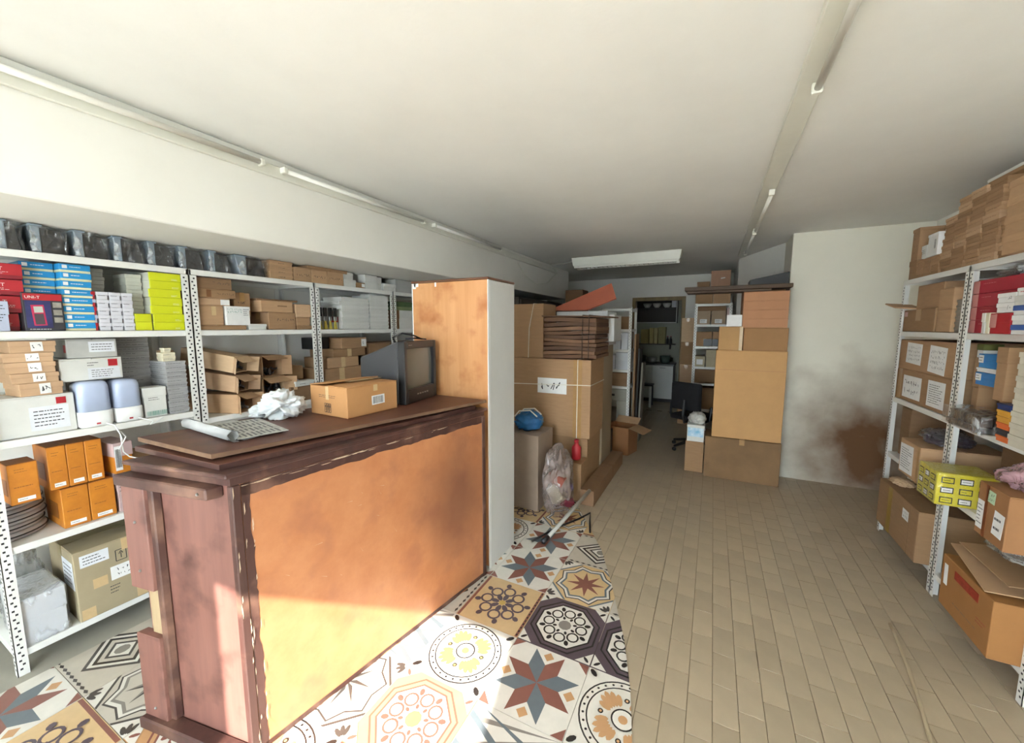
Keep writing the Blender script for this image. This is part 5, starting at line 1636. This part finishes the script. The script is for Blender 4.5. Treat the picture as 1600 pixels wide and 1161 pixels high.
BCK = [mat('flattened_kraft_%d' % i, c, .85, .12, 7) for i, c in enumerate(('#6d503b', '#7e5e46', '#5d4433'))]
r = random.Random(8)
zz = 0
for k in range(10):
    h = r.uniform(.036, .045)
    w, dpt = .265 + r.uniform(-.012, .008), .26 + r.uniform(-.02, .01)
    bm = box(-w, w, -dpt, dpt, 0, h - .003, .006, 2)
    bmesh.ops.subdivide_edges(bm, edges=[e for e in bm.edges if abs((e.verts[0].co - e.verts[1].co).x) > .3], cuts=6)
    for v in bm.verts:
        v.co.z += .006 * math.sin(v.co.x * 9 + k) + .004 * noise.noise(v.co * 8 + Vector((k, 0, 0)))
    obj('cardboard_sheet', bm, BCK[k % 3], bd, False, (0, 0, zz + .004), (0, r.uniform(-.01, .01), 0))
    zz += h
bm = bmesh.new()
bm2 = box(-.28, .36, -.27, .26, 0, .012, .005, 2)
obj('cardboard_sheet', bm2, BCK[0], bd, False, (0, 0, zz + .008), (0, .02, 0))
for x in (.14, .20):
    tube(bm, [(x, -.272, 0), (x, -.276, zz * .5), (x, -.272, zz + .022), (x, .26, zz + .022)], .004, 6)
obj('string', bm, mat('dark_string', '#3c2c22', .8, .05), bd)
# beige cupboard and white drawer box behind the bundle
cp = thing('beige_cupboard', 'beige cupboard standing behind the string-tied cartons', 'cupboard', (-1.33, 4.45, 0))
BG = mat('beige_laminate', '#9c8a70', .5, .05, 5)
obj('carcass', box(-.29, .29, -.22, .22, .0, 1.45, .004), BG, cp)
obj('cupboard_door', box(-.285, -.003, -.238, -.221, .06, 1.44, .003), BG, cp)
obj('cupboard_door', box(.003, .285, -.238, -.221, .06, 1.44, .003), BG, cp)
dw = thing('white_drawer_box', 'white drawer box standing on the beige cupboard', 'drawer box', (-1.29, 4.45, 1.452))
obj('carcass', box(-.30, .28, -.22, .22, 0, .37, .004), CABS, dw)
obj('drawer_front', box(.281, .34, -.16, .19, .04, .33, .005), CABS, dw)
q = thing('salmon_panel', 'salmon red laminated panel leaning on white drawer box', 'panel', (-1.32, 4.50, 1.842))
SAL = mat('salmon_laminate', '#b9674f', .45, .05, 6)
bm = bmesh.new()
Mx = Matrix.Rotation(math.pi / 2, 4, 'X')
prism(bm, [(-.40, .0), (.06, .0), (.36, .13), (.275, .318)], -.20, .0, 0, Matrix.Translation((0, -.20, 0)) @ Matrix.Rotation(math.radians(55), 4, 'X') @ Matrix.Diagonal((1, 1.15, .09, 1)))
obj('panel_face', bm, SAL, q)
tag(obj('dark_carton', box(-.15, .15, -.16, .16, 0, .27, .006), kraft(5), None, loc=(-2.08, 6.5, 1.99)), 'dusty dark carton high up near end of the beam', 'box')
# dark cupboard row under the beam at the back left
DKW = mat('very_dark_wood', '#2c241e', .6, .1, 5)
dc = thing('dark_cupboard', 'very dark cupboard against left wall beneath the beam', 'cupboard', (-2.55, 5.55, 0))
obj('carcass', box(-.73, .60, -1.55, 1.15, 0, 1.985, .005), DKW, dc)
for k in range(4):
    obj('cupboard_door', box(.601, .618, -1.53 + k * .67, -1.53 + k * .67 + .655, .06, 1.96, .003), DKW, dc)
# boxes on back left shelf
for zz, its in ((1.621, (('brown box on upper board of narrow shelf left of doorway', -1.22, -1.02, .17, kraft(5)),)), (1.341, (('white box on narrow back left shelf, left of three', -1.36, -1.25, .12, WHITE_BOX), ('pale blue-white box on narrow back left shelf, middle of three', -1.24, -1.13, .21, WS), ('bluish-white tall box on narrow back left shelf, right of three', -1.12, -1.03, .23, WS))), (1.061, (('grey box on narrow back left shelf below blue-white boxes, left', -1.39, -1.20, .20, WS), ('grey box on narrow back left shelf below blue-white boxes, right', -1.19, -1.01, .24, WS))), (.831, (('wide brown carton low on narrow back left shelf', -1.40, -1.02, .185, kraft(5)),))):
    for lb, a, b, h, m_ in its:
        lid_box(lb, a, b, 5.51, 5.85, zz + .001, zz + h, m_, name='shelf_box')
q = thing('white_carton', 'white cut-open carton standing under the narrow back left shelf', 'box', (-1.17, 5.70, .0))
bm = bmesh.new()
abox(bm, -.19, .14, -.14, .14, .62, .78, .004)
abox(bm, .0, .14, -.14, .14, .0, .619, .004)
abox(bm, -.19, -.17, -.14, .14, .0, .619, .004)
obj('body', bm, mat('grey_white_card', '#a8a596', .7, .06, 6), q)
obj('hand_hole', box(-.15, -.03, -.1415, -.1395, .68, .71), BLACK, q)
for k in range(3):
    tag(obj('leaning_board', box(-.012, .012, -.12, .12, 0, 1.55 - k * .2, .003), [kraft(3), DKW, mat('grey_board', '#8f8a7c', .7, .08, 5)][k], None, loc=(-.955 + k * .03, 5.75 + k * .06, .002), rot=(0, .012 * k, 0)), ['brown narrow board upright left of the doorway', 'black narrow board upright left of the doorway', 'grey narrow board upright left of the doorway'][k], 'board', 'boards left of the doorway')

# open carton on the floor, black bin, red bottle, flat carton
q = thing('open_carton', 'open brown carton with raised flap on floor near doorway', 'box', (-1.02, 5.22, .0), math.radians(-14))
KO = mat('shaded_kraft', '#94653f', .8, .06, 6)  # even brown kraft, darker than the flaps
bm = bmesh.new()
t = .005
abox(bm, -.16, .16, -.14, .14, .002, .008)
abox(bm, -.16, .16, -.14, -.135, .008, .36); abox(bm, -.16, .16, .135, .14, .008, .36)
abox(bm, -.16, -.155, -.135, .135, .008, .36); abox(bm, .155, .16, -.135, .135, .008, .36)
obj('body', bm, KO, q)
obj('flap', box(0, .20, -.14, .14, -.002, .002, M=Matrix.Translation((.16, 0, .362)) @ Matrix.Rotation(.25, 4, 'Y')), kraft(0), q)
obj('flap', box(-.16, .16, 0, .12, -.002, .002, M=Matrix.Translation((0, .14, .362)) @ Matrix.Rotation(.6, 4, 'X')), kraft(0), q)
obj('flap', box(-.12, 0, -.14, .14, -.002, .002, M=Matrix.Translation((-.16, 0, .362)) @ Matrix.Rotation(-.2, 4, 'Y')), kraft(0), q)
q = thing('black_crate', 'black plastic crate on floor behind the flat carton', 'crate', (-1.22, 4.895, .0))
bm = bmesh.new()
abox(bm, -.15, .12, -.15, .15, .0, .012)
for a, b, c, d_ in ((-.15, .12, -.15, -.14), (-.15, .12, .14, .15), (-.15, -.14, -.14, .14), (.11, .12, -.14, .14)):
    abox(bm, a, b, c, d_, .012, .34)
obj('crate_body', bm, BLACK, q)
obj('crate_rim', box(-.155, .125, -.156, -.138, .341, .35, .003), BLACK, q)
FLK = mat('dim_kraft', '#8a6a4d', .8, .06, 6)  # even grey-brown kraft for both flat cartons
carton('flat kraft carton lying on floor right of the plastic bag', -1.03, -.90, 4.20, 4.72, .002, .15, FLK, name='flat_carton', tape=False, flap_axis='x')
carton('flat kraft carton lying nearer, its edge along the floor tiles', -1.03, -.90, 3.42, 4.19, .002, .15, FLK, name='flat_carton', tape=False, flap_axis='y', rz=0.)
bt = thing('red_bottle', 'red plastic bottle standing among the bags behind the cabinet', 'bottle', (-1.13, 3.60, .37))
bm = bmesh.new()
lathe(bm, [(.04, 0), (.045, .01), (.045, .12), (.02, .15), (.02, .17)], 16)
obj('bottle_body', bm, RED, bt, True)
bm = bmesh.new()
lathe(bm, [(.022, .171), (.022, .19), (.018, .195)], 14)
obj('bottle_cap', bm, RED, bt)
carton('low carton carrying the red bottle', -1.28, -1.04, 3.47, 3.68, .002, .369, kraft(3), tape=False)
bb = thing('blue_bag', 'blue plastic bag with white handles next to the cabinet', 'bag', (-1.50, 3.30, .70))
obj('bag', blob(.28, .30, .19, 61, 4, .3), mat('blue_plastic', '#2b6ea6', .35, .15, 6), bb, True)
bm = bmesh.new()
for s in (-1, 1):
    tube(bm, [(-.10, s * .05 - .05, .13), (-.04, s * .05 - .08, .19), (.06, s * .05 - .06, .20), (.11, s * .05 - .02, .14)], .006, 6)
obj('handle', bm, STRING, bb)
carton('dusty grey-brown carton carrying the blue bag', -1.72, -1.32, 3.10, 3.45, .002, .698, mat('dusty_grey_kraft', '#9a8674', .8, .1, 4), tape=False)
q = thing('plastic_bag', 'large clear plastic bag of red and purple oddments by the cabinet', 'bag', (-1.165, 3.18, .002))
obj('bag', blob(.27, .44, .62, 71, 5, .30, 1.2), film_mat('greyish_bag_film', '#9d8d86', .55, .15, 9), q, True)
for k, (c, x, y, zz_, s) in enumerate((('#8e4b3b', .02, -.10, .32, .07), ('#6d5a78', .05, .02, .22, .06), ('#7c2f3f', .06, .0, .10, .06), ('#b0a48e', -.02, -.06, .16, .09))):
    obj('oddment', box(-s, s, -s * .8, s * .8, 0, s * 1.2, .008), mat('oddment_%d' % k, c, .5, .1, 8), q, False, (x, y, zz_), (.3 * k, .4, .5 * k))
pl = thing('white_pole', 'long white plastic pole leaning low beside clear plastic bag', 'pole', (0, 0, 0))
bm = bmesh.new()
tube(bm, [(-1.07, 2.66, .02), (-1.0, 3.0, .095), (-.93, 3.38, .17)], .016, 10)
obj('pole', bm, mat('greyish_white_pvc', '#b7b4aa', .4, .08, 8), pl, True)
bm = bmesh.new()
tube(bm, [(-1.076, 2.63, .0195), (-1.062, 2.70, .0288)], .0192, 10)
obj('pole_cap', bm, BIND, pl, True)
pl2 = tag(obj('black_cable', tube(bmesh.new(), [(-1.16, 2.62, .012), (-1.10, 2.80, .012), (-1.04, 2.95, .012), (-.95, 3.12, .012), (-.89, 3.28, .012), (-.85, 3.12, .012), (-.80, 2.95, .012)], .008, 6), BLACK, None, True), 'black cable trailing on floor beside the white pole', 'cable')

# white cable on the floor at the right
pts = []
for i in range(14):
    t = i / 13
    pts.append((.96 - .10 * t - .09 * t * t, 2.75 - 1.15 * t, .009))
tag(obj('floor_cable', tube(bmesh.new(), pts, .008, 8), mat('dirty_white_cable', '#b9a98c', .5, .05), None, True), 'pale cable lying on the beige floor at the right', 'cable')

# ================================================================== KITCHEN
kc = thing('kitchen_cabinet', 'white kitchen base cabinet seen through the doorway', 'cabinet', (-1.15, 9.42, 0))
KWH = mat('kitchen_white', '#cfd0c8', .45, .04, 4)
obj('carcass', box(-.85, .42, -.30, .30, .08, .81, .003), KWH, kc)
obj('plinth', box(-.85, .42, -.26, .30, 0, .079), DKW, kc)
for k in range(3):
    d_ = obj('cabinet_door', box(-.845 + k * .422, -.427 + k * .422, -.318, -.301, .09, .80, .003), KWH, kc)
    obj('handle', box(-.70 + k * .422, -.58 + k * .422, -.332, -.319, .755, .77, .003), ALU, d_)
tag(obj('kitchen_worktop', box(-.87, .44, -.33, .30, 0, .035, .004), mat('dark_worktop', '#4a4a42', .4, .1, 20), None, loc=(-1.15, 9.42, .812)), 'dark worktop on the white kitchen cabinet', 'worktop')
sh = thing('kitchen_shelf', 'dark wall shelf in kitchen carrying yellow boxes', 'shelf', (-1.15, 9.63, 1.25))
obj('shelf_board', box(-.6, .4, -.11, .11, 0, .02, .002), DKW, sh)
obj('bracket', box(-.5, -.48, -.09, .11, -.10, -.001), DKW, sh)
obj('bracket', box(.28, .30, -.09, .11, -.10, -.001), DKW, sh)
for k, (a, b, h, c) in enumerate(((-1.50, -1.32, .33, '#b3a564'), (-1.31, -1.22, .36, '#c9ba77'), (-1.21, -1.13, .36, '#d6c98c'), (-1.12, -.96, .38, '#a39a63'))):
    lid_box('yellowish box on kitchen shelf, %s from left' % NTH[k], a, b, 9.55, 9.72, 1.271, 1.271 + h, mat('kitchen_yellow_%d' % k, c, .6, .1, 6), name='kitchen_box', group='yellowish kitchen boxes')
for k in range(2):
    q = thing('dark_bottle', 'small dark bottle beside yellowish kitchen boxes, %s' % ('left' if k == 0 else 'right'), 'bottle', (-.92 + k * .07, 9.62, 1.271), 0, 'dark kitchen bottles')
    obj('bottle', lathe(bmesh.new(), [(.025, 0), (.027, .01), (.027, .10), (.01, .13), (.01, .16)], 12), BLACK, q, True)
    obj('cap', lathe(bmesh.new(), [(.012, .161), (.012, .175)], 10), RED, q)
oc = thing('open_cupboard', 'open wall cupboard of dishes high in the kitchen', 'cupboard', (-1.15, 9.6, 1.74))
bm = bmesh.new()
abox(bm, -.6, .42, -.14, .14, 0, .02); abox(bm, -.6, .42, -.14, .14, .62, .64)
abox(bm, -.6, -.58, -.14, .14, .02, .62); abox(bm, .40, .42, -.14, .14, .02, .62); abox(bm, -.58, .40, .12, .14, .02, .62)
obj('carcass', bm, DKW, oc)
obj('inner_shelf', box(-.579, .399, -.12, .119, .33, .345), DKW, oc)
obj('edge_strip', box(-.6, .42, -.146, -.141, .0, .02), KWH, oc)
obj('edge_strip', box(.40, .42, -.146, -.141, .0205, .64), KWH, oc)
for k in range(3):
    q = thing('white_bowl', 'white bowl in the open kitchen cupboard, %s from left' % NTH[k], 'bowl', (-1.38 + k * .21, 9.58, 2.086), 0, 'bowls in the kitchen cupboard')
    obj('bowl', lathe(bmesh.new(), [(.04, 0), (.08, .05), (.095, .10), (.09, .10), (.07, .05), (.03, .012)], 18), KWH, q, True)
    obj('foot_ring', lathe(bmesh.new(), [(.03, .0), (.042, -.0), (.042, .006)], 14), KWH, q)
tag(obj('pale_packet', box(-.044, .044, -.05, .05, 0, .22, .004), LABW, None, loc=(-.81, 9.58, 2.086)), 'tall pale packet beside the bowls in kitchen cupboard', 'packet')
for k, (x, s, c) in enumerate(((-1.45, .20, '#6c6f66'), (-1.20, .16, '#b9bab0'), (-.93, .20, '#4c5a4f'))):
    q = thing('kitchen_pot', ['grey pot on the dark kitchen worktop, left', 'pale jug on the dark kitchen worktop, middle', 'greenish basin on the dark kitchen worktop, right'][k], 'pot', (x, 9.38, .848))
    obj('pot_body', lathe(bmesh.new(), [(s * .35, 0), (s * .5, .02), (s * .55, s * .8), (s * .5, s * .8), (s * .45, .03)], 18), mat('pot_%d' % k, c, .4, .1, 5), q, True)
    obj('pot_handle', tube(bmesh.new(), [(s * .54, 0, s * .65), (s * .75, 0, s * .6), (s * .75, 0, s * .3), (s * .52, 0, s * .25)], .008, 6), mat('pot_%d' % k, c), q)
stl = thing('kitchen_stool', 'dark stool with one pale leg inside the doorway', 'stool', (-1.20, 8.55, 0))
obj('seat', box(-.15, .15, -.15, .15, .44, .47, .01), BLACK, stl)
for k, (a, b) in enumerate(((-.13, -.13), (.10, -.13), (-.13, .13), (.10, .13))):
    obj('leg', box(a - .015, a + .03, b - .015, b + .015, 0, .439, .003), KWH if k == 1 else BLACK, stl)

# ================================================================== CEILING FITTINGS
LOUV = mat('fitting_white', '#deddd0', .4, .03, 5)
fx = thing('ceiling_light', 'long white louvred fluorescent fitting near the back', 'light fitting', (-1.12, 5.55, ZC), math.radians(0))
obj('housing', hexa([(-.70, -.07, -.115), (.70, -.07, -.115), (.70, .11, -.115), (-.70, .11, -.115), (-.72, -.09, -.001), (.72, -.09, -.001), (.72, .13, -.001), (-.72, .13, -.001)], .003), LOUV, fx)
for k in range(22):
    obj('louvre', box(-.66 + k * .0605, -.657 + k * .0605, -.06, .10, -.142, -.1155), LOUV, fx)
obj('louvre_rail', box(-.685, .685, -.065, -.06, -.142, -.1155), LOUV, fx)
obj('louvre_rail', box(-.685, .685, .10, .105, -.142, -.1155), LOUV, fx)
for s in (0, .08):
    bm = bmesh.new()
    tube(bm, [(-.65, -.02 + s, -.128), (.65, -.02 + s, -.128)], .0115, 10)
    obj('fluorescent_tube', bm, mat('unlit_tube', '#e8e6dd', .3, .02), fx, True)
bm = bmesh.new()
tube(bm, [(-.72, 0, -.03), (-.85, .02, -.05), (-1.0, .05, -.045), (-1.12, .1, -.03)], .007, 6)
obj('supply_cable', bm, LOUV, fx, True)
# left batten with tubes along the beam
def batten(label, x, y0, y1, yt, side, face):
    q = thing('strip_light', label, 'light fitting', (x, y0, ZC))
    ln = y1 - y0
    if face == 'wall':
        obj('trunking', box(0, .022, 0, ln, -.105, -.040, .004), LOUV, q)
        tx, tz = .045, -.060
    else:
        obj('trunking', box(-.045, .045, 0, ln, -.035, -.001, .004), LOUV, q)
        tx, tz = .02, -.060
    for a, b in yt:
        bm = bmesh.new()
        tube(bm, [(tx, a - y0, tz), (tx, b - y0, tz)], .0135, 12)
        t_ = obj('fluorescent_tube', bm, MATS['unlit_tube'], q, True)
        for e in (a, b):
            obj('lamp_holder', box(tx - .03 if face == 'wall' else tx - .02, tx + .017, e - y0 - .012, e - y0 + .012, tz - .018, tz + (.022 if face != 'wall' else .018), .004), LOUV, q)
    return q
q = batten('long white strip light along top of left beam', XB + .001, -.6, 6.1, ((.0, 1.42), (1.55, 2.8), (2.95, 4.2)), 1, 'wall')
bm = bmesh.new()
pts = [(.03, 6.6, -.06), (.03, 6.72, -.10), (.03, 6.3, -.30), (.03, 5.9, -.36), (.03, 5.5, -.28), (.03, 5.2, -.10)]
sm = []
for i in range(len(pts) - 1):
    for t in range(4):
        sm.append(Vector(pts[i]).lerp(Vector(pts[i + 1]), t / 4))
tube(bm, sm, .006, 6)
obj('hanging_cable', bm, LOUV, q, True)
batten('white strip light running across ceiling towards the pillar', .29, .2, 6.25, ((.9, 1.98), (3.3, 4.5), (4.6, 5.8)), 1, 'ceiling')
